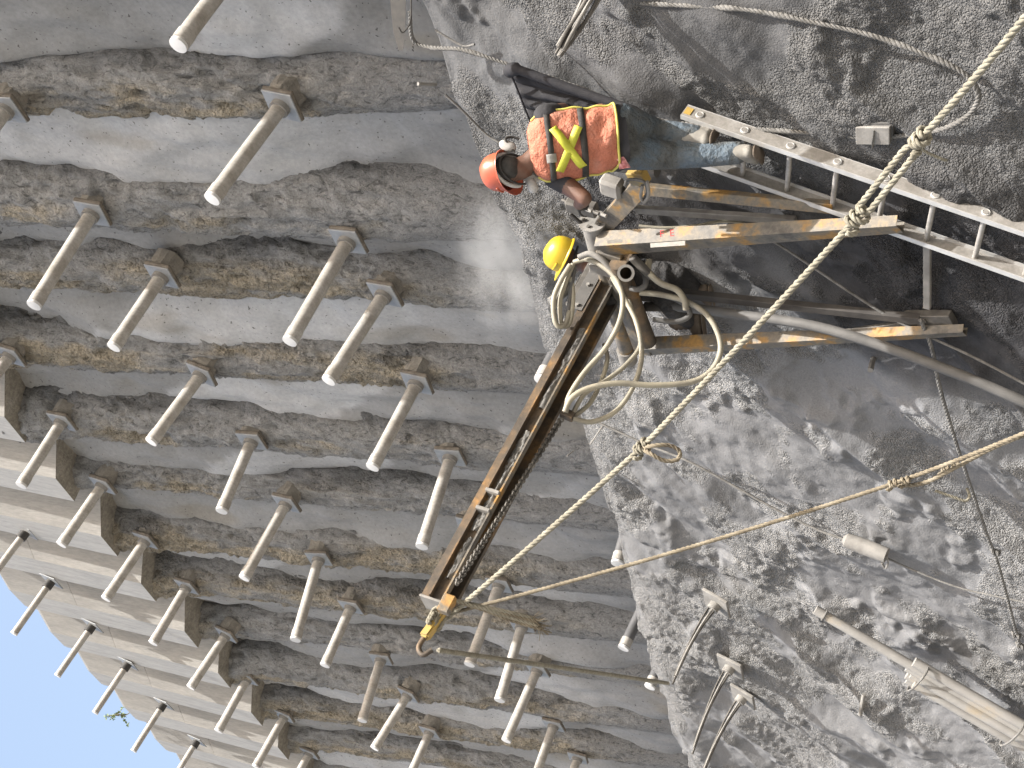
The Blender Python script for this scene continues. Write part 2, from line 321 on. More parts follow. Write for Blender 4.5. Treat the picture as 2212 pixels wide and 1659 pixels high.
# ------------------------------------------------------------------ pile wall
XK = [-0.9, -2.35, -3.75, -5.15, -6.58, -8.01, -9.60, -10.70, -12.167, -13.581, -14.977, -16.466, -17.802, -19.275, -20.732, -22.227, -23.736, -25.2, -26.7, -28.15, -29.6]
PILE0 = 5                                                         # index of the first pile that carries plates in view
YF = 8.5; YI = 8.86                                               # pile front, infill plane
ROWZ = {1: 13.286, 2: 11.024, 3: 8.41, 4: 5.816}
wall = empty('pile_wall', (-13, 9.0, -1.7), 'tall grey retaining wall of rough round piles with smooth concrete between them', 'wall')
OCH = np.array([.45, .395, .30]); GRY = np.array([.39, .39, .385]); DRK = np.array([.19, .192, .195]); DST = np.array([.335, .335, .335]); LGT = np.array([.40, .40, .395])
def build_pile(k, X):
    fine = -24.5 < X < -6; ob = .25 * math.sin(k * 1.7 + 1)
    dz = .03 if fine else .12; da = 48 if fine else 16
    zs = np.arange(2.2, 11.75, dz); th = np.linspace(-1.75, 1.75, da)   # angle from the outward normal, + towards +X
    TH, Z = np.meshgrid(th, zs, indexing='ij')
    r0 = .46 + .05 * math.sin(k * 2.3); s = 100 + k * 31; X = X + (-.14 if k == PILE0 else 0) + .07 * fbm(Z * .45, Z * 0 + k * 5.1, Z * 0, s + 70, 3)
    rough = .22 + .78 * sstep(4.4, 6.6, Z + .6 * fbm(Z * .7, Z * 0 + k, Z * 0, s, 2))
    lump = fbm(TH * 1.3, Z * .9, Z * 0 + k, s, 4)
    mid = fbm(TH * 4.5, Z * 4.2, Z * 0 + k, s + 3, 4, .6)
    fine_n = np.abs(fbm(TH * 10, Z * 11, Z * 0 + k, s + 9, 3, .6))
    nx = fbm(TH * 1.1 + 5, Z * .6, Z * 0 + k, s + 13, 3)
    band = sstep(-.15, .25, nx)
    rid = 1 - np.abs(fbm(TH * 3.2, Z * 2.6, Z * 0 + k + .5, s + 15, 4, .6)) * 2
    R = r0 + .06 * lump * (.4 + rough * .6) + rough * (.05 * mid + .04 * (rid - .5) + .045 * (fine_n - .25) * (.4 + band))
    pit = sstep(.28, .5, fbm(TH * 3.1 + 9, Z * 2.3, Z * 0 + k, s + 21, 3)); R = R - .06 * pit * rough
    R = R + .13 * sstep(10.5, 11.5, Z + .2 * mid) * np.cos(TH) ** 2
    P = np.stack([X + R * np.sin(TH) * .96, 9.05 - R * np.cos(TH) * 1.05, Z], -1)
    # albedo: uneven darker grey towards +X, brown soil, dust towards the foot
    n1 = fbm(TH * 1.6, Z * .8, Z * 0 + k * 3.1, s + 30, 4); n2 = fbm(TH * 5, Z * 4, Z * 0 + k, s + 40, 4)
    och = sstep(-.15, .35, n1 + .4 * n2 + .16 + ob - .42 * np.abs(TH + .15)) * sstep(4.3, 6.4, Z + .5 * n2)
    dark_flank = sstep(-.05, .25, (TH - .72) * .75 + .6 * n1 + .4 * n2 - .05) * sstep(3.2, 6.2, Z)
    c = np.broadcast_to(GRY, P.shape) * (1 + .30 * n2 + .2 * n1)[..., None]
    c = mix(c, OCH * (1 + .45 * n2)[..., None], och * .9)
    c = mix(c, DRK * (1 + .7 * n2)[..., None], dark_flank * .85)
    c = mix(c, LGT * np.ones_like(c), sstep(.30, .5, fbm(TH * 2.2 + 3, Z * 1.6, Z * 0 + k, s + 50, 4)) * .5)
    c = mix(c, DST * (1 + .12 * n1)[..., None], (1 - sstep(4.0, 6.2, Z + .9 * n1)) * .85)
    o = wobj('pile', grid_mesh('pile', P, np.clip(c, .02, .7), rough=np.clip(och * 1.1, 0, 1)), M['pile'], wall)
def build_infill(k, X0, X1):                                      # strip between pile k and the next one
    zs = np.arange(2.2, 11.75, .05); xs = np.linspace(X0, X1, 30)
    XX, Z = np.meshgrid(xs, zs, indexing='ij'); s = 900 + k * 13; u = (XX - X0) / (X1 - X0)
    bul = fbm(XX * 1.1, Z * .55, Z * 0 + k, s + 60, 4)
    tone = fbm(XX * .8, Z * .35, Z * 0 + k, s, 3); n = fbm(XX * 3, Z * 3, Z * 0 + k, s + 4, 4)
    lift = vnoise(Z * .42 + .5 * (XX - X0) + .12 * n, Z * 0 + k * 3.7, Z * 0, s + 8); stepm = sstep(-.03, .03, lift)
    Y = YI - .06 + .03 * n + .03 * tone + .022 * stepm - .26 * bul - .10 * (1 - sstep(3.6, 6.0, Z)) + .35 * sstep(.32, .5, np.abs(u - .5))
    P = np.stack([XX, Y, Z], -1)
    c = np.broadcast_to(np.array([.585, .59, .595]), P.shape) * (1 + .16 * tone + .12 * n)[..., None]
    c = mix(c, np.array([.36, .36, .355]) * (1 + .1 * n)[..., None], stepm * .85)
    c = mix(c, DST * (1 + .1 * n)[..., None], (1 - sstep(4.0, 6.4, Z + .9 * tone)) * .92)
    c = mix(c, np.array([.33, .29, .22]) * np.ones_like(c), sstep(.32, .55, fbm(XX * 1.7, Z * .5, Z * 0 + 4, s + 20, 4)) * .45)
    wobj('infill_panel', grid_mesh('infill_panel', P, np.clip(c, .02, .7), flip=True), M['infill'], wall)
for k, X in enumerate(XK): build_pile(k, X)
for k in range(len(XK) - 1): build_infill(k, XK[k], XK[k + 1])

# ------------------------------------------------------------------ cap beam: a trapezoid block over every pile, beam segments above
capb = empty('cap_beam', (-13, 8.9, 11.6), 'pale board-formed concrete cap beam with trapezoid blocks along the top of the wall', 'beam')
def prism(levels, xr, xc, hw, drop=0, nb=7):
    # levels: (z, yfront, yrecess); front face over the pile, long flank back to the neighbour on the right, steep left side
    V = []; F = []; m = 4 + nb
    for i, (z, yf, yr) in enumerate(levels):
        q = drop if i == 0 else 0
        V += [(xr, 9.9, z - q)] + [(xr + (xc + hw - xr) * t, yr + (yf - yr) * t, z - q * (1 - t)) for t in np.linspace(0, 1, nb + 1)] + [(xc - hw, yf, z), (xc - hw - .004, 9.9, z)]
    for i in range(len(levels) - 1):
        for j in range(m): a, b = i * m + j, i * m + (j + 1) % m; F.append((a, b, b + m, a + m))
    F.append(tuple(range(m))[::-1]); F.append(tuple((len(levels) - 1) * m + j for j in range(m)))
    mb = MB(); mb.add(V, F); return mb
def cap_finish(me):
    me.materials.append(M['cap']); me.materials.append(M['soffit']); me.materials.append(M['cap_flank_shade'])
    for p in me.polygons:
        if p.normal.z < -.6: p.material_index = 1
        elif p.normal.x > .1: p.material_index = 2  # flanks facing +X get the colour with painted shade
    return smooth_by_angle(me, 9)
def yb(z): return 8.32 + .10 * (z - 11.40)                        # the block fronts lean back
for k in range(1, len(XK) - 1):
    X = XK[k] + .17; hw = .28; xr = XK[k - 1] + .17 - hw - .012; j = random.uniform(-.06, .06); dj = random.uniform(-.03, .03)
    lv = [(11.45 + j, .60 + dj)] + [(z, .60 + dj - (z - 11.45) * .15) for z in np.linspace(11.8, 13.40, 7)]
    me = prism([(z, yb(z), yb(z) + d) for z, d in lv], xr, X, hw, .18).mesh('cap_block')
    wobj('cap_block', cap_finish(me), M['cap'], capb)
    lv = [(z, .305 + dj - (z - 13.4) * .10) for z in np.linspace(13.408, 14.70, 4)]
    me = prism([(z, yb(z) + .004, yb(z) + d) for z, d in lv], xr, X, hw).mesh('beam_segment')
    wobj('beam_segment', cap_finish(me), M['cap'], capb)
    me = prism([(14.704, yb(14.7) + .012, yb(14.7) + .20), (14.75, yb(14.75) + .012, yb(14.75) + .20)], xr, X, hw).mesh('rim')
    wobj('rim', me, M['cap'], capb)

# ------------------------------------------------------------------ shotcrete face
def build_face():
    xs = np.concatenate([np.arange(8, -4.6, -.25), np.arange(-4.6, -20.0, -.014), np.arange(-20.0, -34, -.25)])
    ss = np.concatenate([np.arange(-1.7, -.30, .2), np.arange(-.30, 4.45, .014), np.arange(4.45, 6.4, .2)])
    Xg, Sg = np.meshgrid(xs, ss, indexing='ij')
    ly = LIPY0 + LIPY1 * Xg; lz = lip_z(Xg)
    dn = np.array([-BAT, -1.0]); dn /= np.linalg.norm(dn)         # down the face (y, z)
    # rounded lip: blend bench direction (y+) into the face direction
    back = np.clip(-Sg, 0, None); down = np.clip(Sg, 0, None)
    Y = ly + back * 1.0 + dn[0] * down; Z = lz - back * .10 + dn[1] * down
    rnd = np.exp(-(Sg / .14) ** 2) * .055; Y = Y + rnd * .8; Z = Z - rnd * .7
    N = np.array([0, -1.0, BAT]); N /= np.linalg.norm(N)
    und = fbm(Xg * .42, Sg * .5, Xg * 0, 1, 3)
    # folds that run down and along -X
    a = Xg * .80 + Sg * .60; b = -Xg * .60 + Sg * .80             # a varies across the folds
    a2 = Xg * .62 + Sg * .52
    fold = 1 - np.abs(fbm(a2 * 1.5, (Xg * .5 - Sg * .6) * .35, Xg * 0, 21, 3)); fold = fold ** 2
    lumps = fbm(Xg * 1.7, Sg * 1.9, Xg * 0, 31, 4)
    n1 = fbm(Xg * 1.1 + 3, Sg * 1.2, Xg * 0, 41, 4); n3 = fbm(Xg * 5, Sg * 5, Xg * 0, 44, 3)
    roughm = sstep(-.16, .06, n1 + .35 * n3 + .10 * (fold - .6))
    wx = Xg + .012 * fbm(Xg * 30, Sg * 30, Xg * 0, 46, 2); wy = Sg + .012 * fbm(Xg * 30, Sg * 30, Xg * 0 + 9, 47, 2)
    w = worley(wx * 42, wy * 42, 51); w2 = worley(wx * 20 + 7, wy * 20, 61)
    gr = np.clip(1 - w * 1.3, 0, 1); gr2 = np.clip(1 - w2 * 1.4, 0, 1) * sstep(.05, .4, n3 + n1)
    lum2 = sstep(.22, .6, fbm(Xg * 2.2 + 11, Sg * 2.2, Xg * 0, 71, 4))
    fz = fbm(Xg * 22, Sg * 22, Xg * 0, 48, 3, .65)
    D = .20 * und + .15 * (fold - .6) + .07 * lumps + roughm * (.006 * gr + .005 * gr2 + .009 * fz + .007 * n3) + .05 * lum2 + .003 * fz
    edge = sstep(-1.2, -.05, Sg) * (.35 + .65 * sstep(0, .5, Sg) + .3 * np.exp(-(Sg / .3) ** 2))
    D = D * edge
    P = np.stack([Xg, Y + N[1] * D, Z + N[2] * D], -1)
    tone = fbm(Xg * .7, Sg * .8, Xg * 0 + 4, 81, 4); n2 = fbm(Xg * 14, Sg * 14, Xg * 0, 91, 3)
    c = np.broadcast_to(np.array([.245, .248, .255]), P.shape) * (1 + .22 * tone)[..., None]
    c = mix(c, np.array([.375, .375, .372]) * (1 + .14 * n2)[..., None], roughm * (.55 + .45 * gr))
    # shade painted into the colour: patchy darkening on the near side
    painted_shade = sstep(-.35, .35, (Xg + 8.6) * .30 + .9 * fbm(Xg * .6, Sg * .7, Xg * 0, 99, 4) - .15 * (Sg - 1.5))
    c = c * (1 - .44 * painted_shade)[..., None]
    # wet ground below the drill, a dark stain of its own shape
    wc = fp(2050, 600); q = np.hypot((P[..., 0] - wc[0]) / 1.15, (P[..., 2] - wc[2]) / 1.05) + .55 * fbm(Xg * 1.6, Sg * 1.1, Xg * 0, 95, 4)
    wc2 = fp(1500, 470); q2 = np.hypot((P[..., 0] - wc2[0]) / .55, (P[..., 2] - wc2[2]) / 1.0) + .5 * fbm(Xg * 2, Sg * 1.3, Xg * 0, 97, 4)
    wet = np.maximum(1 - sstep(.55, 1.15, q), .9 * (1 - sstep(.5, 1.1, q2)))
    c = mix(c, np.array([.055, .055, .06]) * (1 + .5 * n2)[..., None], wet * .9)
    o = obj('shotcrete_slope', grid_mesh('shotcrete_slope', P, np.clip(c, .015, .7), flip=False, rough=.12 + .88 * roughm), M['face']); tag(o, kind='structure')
    return P, xs, ss
FACE_P, FXS, FSS = build_face()

# ------------------------------------------------------------------ pipe-sleeved anchors
ROW_PX = {   # row -> list of (pile, plate pixel, out, up); pixels only fix the measured positions on the wall plane
 1: [(6, 55, 1149, .92, .23), (7, 110, 1256, .92, .22), (8, 199, 1352, .91, .23), (9, 276, 1434, .92, .23), (10, 353, 1521, .91, .22), (11, 425, 1601, .91, .22)],
 2: [(3, 20, 770, .92, .18), (4, 132, 913, .93, .13), (5, 220, 1050, .91, .20), (6, 313, 1169, .93, .22), (7, 402, 1269, .92, .17), (8, 487, 1373, .90, .25), (9, 533, 1468, .92, .17), (10, 613, 1549, .92, .2), (11, 667, 1629, .92, .2)],
 3: [(0, 12, 238, 1.1, .12), (1, 197, 463, 1.16, .11), (2, 348, 598, .92, .16), (3, 433, 811, .92, .25), (4, 542, 955, .96, .03), (5, 617, 1090, 1.08, .19), (6, 688, 1209, 1.18, -.06), (7, 757, 1313, .90, .10), (8, 822, 1426, .97, .0), (9, 880, 1503, .91, .28), (10, 927, 1583, .93, .15)],
 4: [(-1, 545, -115, 1.1, .2), (0, 607, 230, 1.08, .25), (1, 750, 523, 1.2, .19), (2, 829, 638, 1.06, .25), (3, 899, 830, 1.07, .18), (4, 972, 990, 1.16, .02), (5, 1012, 1138, .9, .12), (6, 1077, 1266, 1.13, .11), (7, 1127, 1353, 1.09, .05), (8, 1160, 1449, 1.09, .2), (9, 1195, 1569, 1.1, .13), (10, 1247, 1639, 1.1, .13)]}
def ring(r0, r1, z0, z1, n=20):
    mb = MB(); V = []; F = []
    for r, z in ((r0, z0), (r1, z0), (r1, z1), (r0, z1)):
        V += [(r * math.cos(2 * math.pi * i / n), r * math.sin(2 * math.pi * i / n), z) for i in range(n)]
    for a, b in ((0, 1), (1, 2), (2, 3), (3, 0)):
        F += [(a * n + i, a * n + (i + 1) % n, b * n + (i + 1) % n, b * n + i) for i in range(n)]
    mb.add(V, F); return smooth_by_angle(mb.mesh('ring'))
def disc(r, z0, z1, n=20, dome=0):
    mb = MB(); V = [(r * math.cos(2 * math.pi * i / n), r * math.sin(2 * math.pi * i / n), z) for z in (z0, z1) for i in range(n)]
    V += [(0, 0, z0), (0, 0, z1 + dome)]
    F = [(i, (i + 1) % n, n + (i + 1) % n, n + i) for i in range(n)] + [((i + 1) % n, i, 2 * n) for i in range(n)] + [(n + i, n + (i + 1) % n, 2 * n + 1) for i in range(n)]
    mb.add(V, F); return smooth_by_angle(mb.mesh('disc'))
def boxm(hx, hy, z0, z1, bv=.004):
    mb = MB().box((0, 0, (z0 + z1) / 2), (1, 0, 0), (0, 1, 0), (0, 0, 1), hx, hy, (z1 - z0) / 2); return bevel(mb.mesh('box'), bv, 1)
def rough_pad(seed, r=.145, L=.24):
    rs = random.Random(seed); mb = MB(); n = 14; V = []; F = []
    for j, z in enumerate((-L, -.10, -.045)):
        for i in range(n): q = r * (1.12 - .06 * j) * rs.uniform(.84, 1.08); V.append((q * math.cos(2 * math.pi * i / n), q * math.sin(2 * math.pi * i / n) , z + rs.uniform(-.015, .0)))
    for j in range(2): F += [(j * n + i, j * n + (i + 1) % n, (j + 1) * n + (i + 1) % n, (j + 1) * n + i) for i in range(n)]
    F.append(tuple(2 * n + i for i in range(n))); mb.add(V, F); return mb.mesh('pad')
PIPE_R = .068
PM = dict(pipe=ring(.058, PIPE_R, 0, 1), pipe_s=ring(.043, .052, 0, 1), cap=disc(PIPE_R + .004, -.012, .014, dome=.006), cap_s=disc(.056, -.012, .012, dome=.005),
          coupling=ring(PIPE_R - .002, PIPE_R + .006, -.10, 0), plate=boxm(.155, .155, -.016, .0), block=boxm(.165, .160, -.06, -.0165, .012),
          collar=ring(.05, PIPE_R + .022, 0, .05), collar_b=ring(.03, .075, 0, .12))
PADS = [rough_pad(i) for i in range(5)]
PM['plate'].materials.append(M['plate']); 
def anchor(base, out, up, label, row, dark=False, seed=0):
    ax = norm([0, -out, up]); L = math.hypot(out, up); X = np.array([1., 0, 0]); Yv = np.cross(ax, X)
    tw = math.radians(random.uniform(-7, 7)); xa = math.cos(tw) * X + math.sin(tw) * Yv; ya = np.cross(ax, xa)
    e = empty('ground_anchor', base, label, 'anchor', 'pipe-sleeved anchors on the pile wall')
    e.matrix_world = Matrix(((xa[0], ya[0], ax[0], base[0]), (xa[1], ya[1], ax[1], base[1]), (xa[2], ya[2], ax[2], base[2]), (0, 0, 0, 1)))
    small = row == 1
    pm = M['pvc_dark'] if dark else M['pvc']
    o = obj('pipe_sleeve', PM['pipe_s' if small else 'pipe'], pm, e); o.scale = (1, 1, L)
    if dark: o.material_slots[0].link = 'OBJECT'; o.material_slots[0].material = pm
    c = obj('end_cap', PM['cap_s' if small else 'cap'], M['white_cap'], e); c.location = (0, 0, L)
    if not small: q = obj('coupling', PM['coupling'], pm, e); q.location = (0, 0, L - .02)
    obj('bearing_plate', PM['plate'], M['plate'], e)
    if not small: obj('bearing_block', PM['block'], M['plate_back'], e)
    obj('collar', PM['collar_b' if small else 'collar'], M['black'] if small else M['dust_steel'], e)
    if not small: pd = obj('grout_pad', PADS[seed % 5], M['grout'], e); pd.rotation_euler = (0, 0, seed * 1.3); pd.location = (0, .03, 0)
    return e
ORD = ['first', 'second', 'third', 'fourth', 'fifth', 'sixth', 'seventh', 'eighth', 'ninth', 'tenth', 'eleventh', 'twelfth']
ROWN = {1: 'in the row nearest the sky', 2: 'in the second row from the sky', 3: 'in the third row from the sky', 4: 'in the row nearest the shotcrete'}
for r, lst in ROW_PX.items():
    Yp = 8.50 if r == 1 else YF - .03
    for i, (k, px, py, o_, u_) in enumerate(lst):
        n = len([q for q in lst if q[2] < 1659 ]) - 1 - i
        lab = 'anchor pipe %s, %s from the photo\'s bottom edge' % (ROWN[r], ORD[n] if n >= 0 else 'last')
        if n < 0: lab = 'anchor pipe %s, cut by the photo\'s bottom edge' % ROWN[r]
        anchor(at(px, py, Yp), o_, u_, lab, r, seed=k * 7 + r)
for (px, py, out, up, lab) in [(1170, 820, 1.0, .2, 'dark pipe with white end poking over the slope edge beside the rusty mast'),
                               (1334, 1216, .9, .05, 'dark pipe end barely showing over the slope edge, farthest from its neighbours'),
                               (1347, 1399, .9, .22, 'dark pipe with white end poking over the slope edge, longer of two'),
                               (1404, 1483, .9, .2, 'dark pipe with white end poking over the slope edge beside a rope end')]:
    tip = at(px, py, 7.62); anchor(tip - np.array([0, -out, up]), out, up, lab, 5, dark=True, seed=3)

# ------------------------------------------------------------------ strand tails on the shotcrete
def strand_tail(base, tip, label, n=4, spread=.028, plate=True, bend=.12, dirn=None):
    base = np.asarray(base); tip = np.asarray(tip); d = norm(tip - base)
    e = empty('strand_anchor', base, label, 'anchor', 'anchors with bare strand tails')
    if plate:
        a = norm(np.cross(d, [0, 0, 1])); b = np.cross(a, d)
        wobj('bearing_plate', bevel(MB().box(base, a, b, d, .16, .14, .016).mesh('plate'), .006, 1), M['dust_steel'], e)
        wobj('anchor_head', smooth_by_angle(MB().tube([base + d * .016, base + d * .085], .058, 14).mesh('head')), M['dust_steel'], e)
    a = norm(np.cross(d, [0.3, 0, 1])); b = np.cross(a, d)
    for i in range(n):
        an = 2 * math.pi * i / n; off = a * math.cos(an) * spread + b * math.sin(an) * spread; L = np.linalg.norm(tip - base) * random.uniform(.9, 1.02)
        pts = [base + off * (1 - .55 * t) + d * L * t + np.array([0, 0, -1]) * bend * t * t + off * .3 * math.sin(5 * t + i) for t in np.linspace(0, 1, 9)]
        wobj('strand', smooth_by_angle(MB().tube(pts, .011, 6).mesh('strand'), 60), M['dirty_steel' if i % 2 else 'dust_steel'], e)
    return e
def outp(px, py, base, X=None):                                   # point on the pixel ray in the vertical plane through the base, normal to the wall
    d = ray(px, py); return d * (base[0] / d[0])
for (b, t, lab) in [((1548, 1303), (1443, 1476), 'bare strand tail with small plate on the slope, rope end tied at its tip'),
                    ((1578, 1440), (1488, 1625), 'bare strand tail with small plate, middle of the three on the slope'),
                    ((1605, 1505), (1512, 1668), 'bare strand tail with small plate, cut by the photo\'s bottom edge')]:
    B = fp(*b, .13); strand_tail(B, outp(*t, B) + np.array([0, 0, .1]), lab)
TIP1 = outp(1443, 1476, fp(1548, 1303, .13))
B = fp(1300, -40, .25); strand_tail(B, fp(1188, 118, .75), 'thick bundle of dusty bare strands hanging above the worker in orange vest', 7, .05, False, .05)

# ------------------------------------------------------------------ ropes and cables
def rope_mesh(pts, r, pitch=None, step=None, caked=0):
    pitch = pitch or r * 7; P, u = resample(pts, step or r * 1.0); T = np.gradient(P, axis=0); T /= np.linalg.norm(T, axis=1)[:, None]
    a = np.array([0, 0, 1.]) if abs(T[0][2]) < .9 else np.array([1., 0, 0]); N = norm(np.cross(T[0], a)); fr = []
    for i in range(len(P)): N = norm(N - T[i] * (N @ T[i])); fr.append((N, np.cross(T[i], N)))
    mb = MB()
    for k in range(3):
        ph = 2 * math.pi * k / 3
        H = np.array([P[i] + r * .48 * (math.cos(2 * math.pi * u[i] / pitch + ph) * fr[i][0] + math.sin(2 * math.pi * u[i] / pitch + ph) * fr[i][1]) for i in range(len(P))])
        mb.add(*(lambda m: (m.V, m.F))(MB().tube(H, r * .56 * (1 + caked * np.array([vnoise(np.array(x * 9.), np.array(0.), np.array(0.), 3) for x in u])) if caked else r * .56, 6)))
    me = mb.mesh('rope'); me.polygons.foreach_set('use_smooth', [True] * len(me.polygons)); return me
def knot_mesh(c, d, r, size, turns=3):
    d = norm(d); a = norm(np.cross(d, [.2, .1, 1])); b = np.cross(d, a); pts = []
    for t in np.linspace(0, 1, 60):
        an = 2 * math.pi * turns * t
        pts.append(np.asarray(c) + d * size * (t - .5) * 1.3 + (a * math.cos(an) + b * math.sin(an) * .8) * size * .42 * (1 + .25 * math.sin(an * .5 + 1)))
    return rope_mesh(pts, r)
def sag(A, B, s, n=14):
    A = np.asarray(A); B = np.asarray(B); return np.array([A + (B - A) * t + np.array([0, 0, -4 * s * t * (1 - t)]) for t in np.linspace(0, 1, n)])
# drill mast axis: stands out from the face like the anchors
MB0 = fp(1318, 610, .40); _d = ray(942, 1305); _s = MB0[0] / _d[0]; MT0 = _d * _s; MD = norm(MT0 - MB0); ML = np.linalg.norm(MT0 - MB0)
TIPD = depth(MT0)
def guy(name, px, r, mat, label, extra=None):
    P = [atd(*q) for q in px]; e = empty(name, P[0], label, 'rope'); return e, P
e, P = guy('guy_rope', [(965, 1335, TIPD - .02), (1385, 968, TIPD - .9), (1850, 472, TIPD - 2.2)], .021, None, 'thick pale hemp rope from the mast tip, knotted twice across the ladder')
RR = .0175
wobj('rope_line', rope_mesh(np.vstack([sag(P[0], P[1], .01), sag(P[1], P[2], .01)[1:]]), RR), M['rope'], e)
K1 = P[1]; K2 = P[2]; K3 = atd(1985, 303, TIPD - 2.6); K4 = atd(2260, -20, TIPD - 3.5)
wobj('knot', knot_mesh(K1, P[2] - P[0], RR * .8, .085), M['rope'], e)
wobj('loop', rope_mesh(spline([K1, atd(1410, 963, TIPD - 1), atd(1445, 962, TIPD - 1), atd(1468, 975, TIPD - 1), atd(1463, 993, TIPD - 1), atd(1435, 995, TIPD - 1), atd(1405, 980, TIPD - 1), K1], 6), RR * .75), M['rope_dark'], e)
wobj('knot', knot_mesh(K2, P[2] - P[1], RR * .85, .10), M['rope'], e)
sh = norm(np.cross(K3 - K2, K2)) * .026
for sg in (-1, 1): wobj('doubled_rope', rope_mesh([K2, K2 + (K3 - K2) * .15 + sh * sg, K2 + (K3 - K2) * .85 + sh * sg, K3], RR * .95), M['rope'], e)
wobj('knot', knot_mesh(K3, K4 - K2, RR * .85, .085), M['rope'], e)
wobj('rope_line', rope_mesh(sag(K3, K4, .01), RR), M['rope'], e)
wobj('loose_end', rope_mesh(spline([K3, atd(1995, 325, TIPD - 2.6), atd(2030, 342, TIPD - 2.58), atd(2045, 347, TIPD - 2.56)], 6), RR * .45), M['rope'], e)
e, P = guy('guy_rope', [(985, 1322, TIPD), (1400, 1210, TIPD - .3), (1920, 1048, TIPD - .9), (2260, 915, TIPD - 1.5)], .018, None, 'thin brown rope from the mast tip crossing the shotcrete with a chain of knots')
wobj('rope_line', rope_mesh(np.vstack([sag(P[0], P[2], .06), sag(P[2], P[3], .02)[1:]]), .013), M['rope_dark'], e)
for q in ((1928, 1046), (1955, 1040), (2040, 1012), (2062, 1003)): wobj('knot', knot_mesh(atd(*q, TIPD - 1.0), P[3] - P[2], .012, .05, 2), M['rope_dark'], e)
wobj('doubled_rope', rope_mesh(spline([P[2], atd(1990, 1045, TIPD - 1.0), atd(2060, 1012, TIPD - 1.1), atd(2150, 965, TIPD - 1.25), P[3] + np.array([0, 0, -.03])], 6), .013), M['rope_dark'], e)
wobj('loose_end', rope_mesh(spline([atd(2020, 1060, TIPD - 1), atd(2062, 1075, TIPD - 1), atd(2086, 1082, TIPD - 1), atd(2094, 1070, TIPD - 1), atd(2088, 1055, TIPD - 1)], 6), .009), M['rope'], e)
e, P = guy('tag_rope', [(948, 1405, TIPD - .05)], .018, None, 'twisted pale rope from the mast tip across anchor pipes to a strand tail')
wobj('rope_line', rope_mesh(sag(P[0], TIP1, .03, 20), .019, pitch=.10), M['rope'], e)
# cement-caked rope lying on the slope in one long loop
loop_px = [(885, 25), (892, 85), (930, 103), (1000, 108), (1100, 140), (1250, 190), (1400, 250), (1500, 270), (1680, 282), (1800, 291), (1890, 297), (2010, 285), (2080, 258), (2113, 215), (2100, 178), (2050, 140), (1900, 82), (1750, 47), (1600, 20), (1400, 8), (1280, -5), (1200, -30)]
e = empty('slope_rope', fp(1500, 270, .1), 'cement-caked rope lying in a long loop on the slope above the ladder', 'rope')
wobj('rope_line', rope_mesh(spline([fp(*q, .17) for q in loop_px], 8), .0155, pitch=.09, caked=.45), M['rope_dust'], e)
e = empty('slope_rope', fp(2030, 830, .1), 'thin dusty rope running down the slope past the grey hose, with knots', 'rope')
wobj('rope_line', rope_mesh(spline([fp(*q, .2) for q in [(1988, 690), (2012, 750), (2028, 830), (2060, 940), (2100, 1062), (2135, 1165), (2150, 1200), (2175, 1290), (2200, 1385), (2208, 1400)]], 8), .014), M['rope_dust'], e)
for q in ((2150, 1192), (2195, 1372), (2204, 1395)): wobj('knot', knot_mesh(fp(*q, .2), [0, 0, 1], .012, .05, 2), M['rope_dust'], e)
def cable(name, px, off, r, mat, label, cat='cable'):
    e = empty(name, fp(*px[0], off), label, cat)
    wobj('cable_line', smooth_by_angle(MB().tube(spline([fp(*q, off) for q in px], 8), r, 7).mesh('cable'), 80), M[mat], e); return e
cable('dusty_cable', [(1290, 912), (1400, 962), (1500, 1003), (1660, 1092), (1760, 1142), (1825, 1166)], .15, .011, 'rope_dust', 'dusty cable running from the hose clamp to a cement-caked tube')
cable('dusty_cable', [(1915, 1205), (1960, 1226), (2060, 1266), (2150, 1288), (2230, 1305)], .13, .008, 'rope_dust', 'thin pale cable leaving the cement-caked tube towards the photo\'s right edge')
cable('dusty_cable', [(1640, 505), (1700, 540), (1850, 640), (1950, 700), (2100, 770), (2230, 838)], .18, .009, 'rope_dust', 'thin cable crossing the dark wet patch below the drill')
cable('dusty_cable', [(940, 65), (985, 92), (1005, 100), (1025, 96)], .15, .008, 'rope_dust', 'short pale wire curling on the slope near the dark hanging blade')
cable('slope_wire', [(962, 205), (1000, 240), (1050, 290), (1078, 308)], .2, .009, 'rope_dust', 'thin taut wire running to the orange helmet along the slope edge')
cable('air_hose', [(1395, 662), (1480, 664), (1600, 680), (1750, 702), (1900, 745), (2050, 800), (2160, 845), (2260, 890)], .34, .036, 'hose_grey', 'thick grey air hose sweeping from the drill towards the photo\'s right edge', 'hose')
e = empty('caked_tube', fp(1870, 1183, .12), 'short cement-caked tube joining two cables on the slope', 'tube')
A_ = fp(1822, 1164, .16); B_ = fp(1915, 1200, .16)
wobj('tube_body', smooth_by_angle(MB().tube([A_, A_ + (B_ - A_) * .08, A_ + (B_ - A_) * .5, B_], [.03, .062, .068, .064], 12).mesh('tube')), M['dust_steel'], e)
wobj('hook', smooth_by_angle(MB().tube(spline([B_, fp(1918, 1215, .17), fp(1912, 1228, .17), fp(1905, 1216, .17)], 5), .01, 6).mesh('hook')), M['dust_steel'], e)
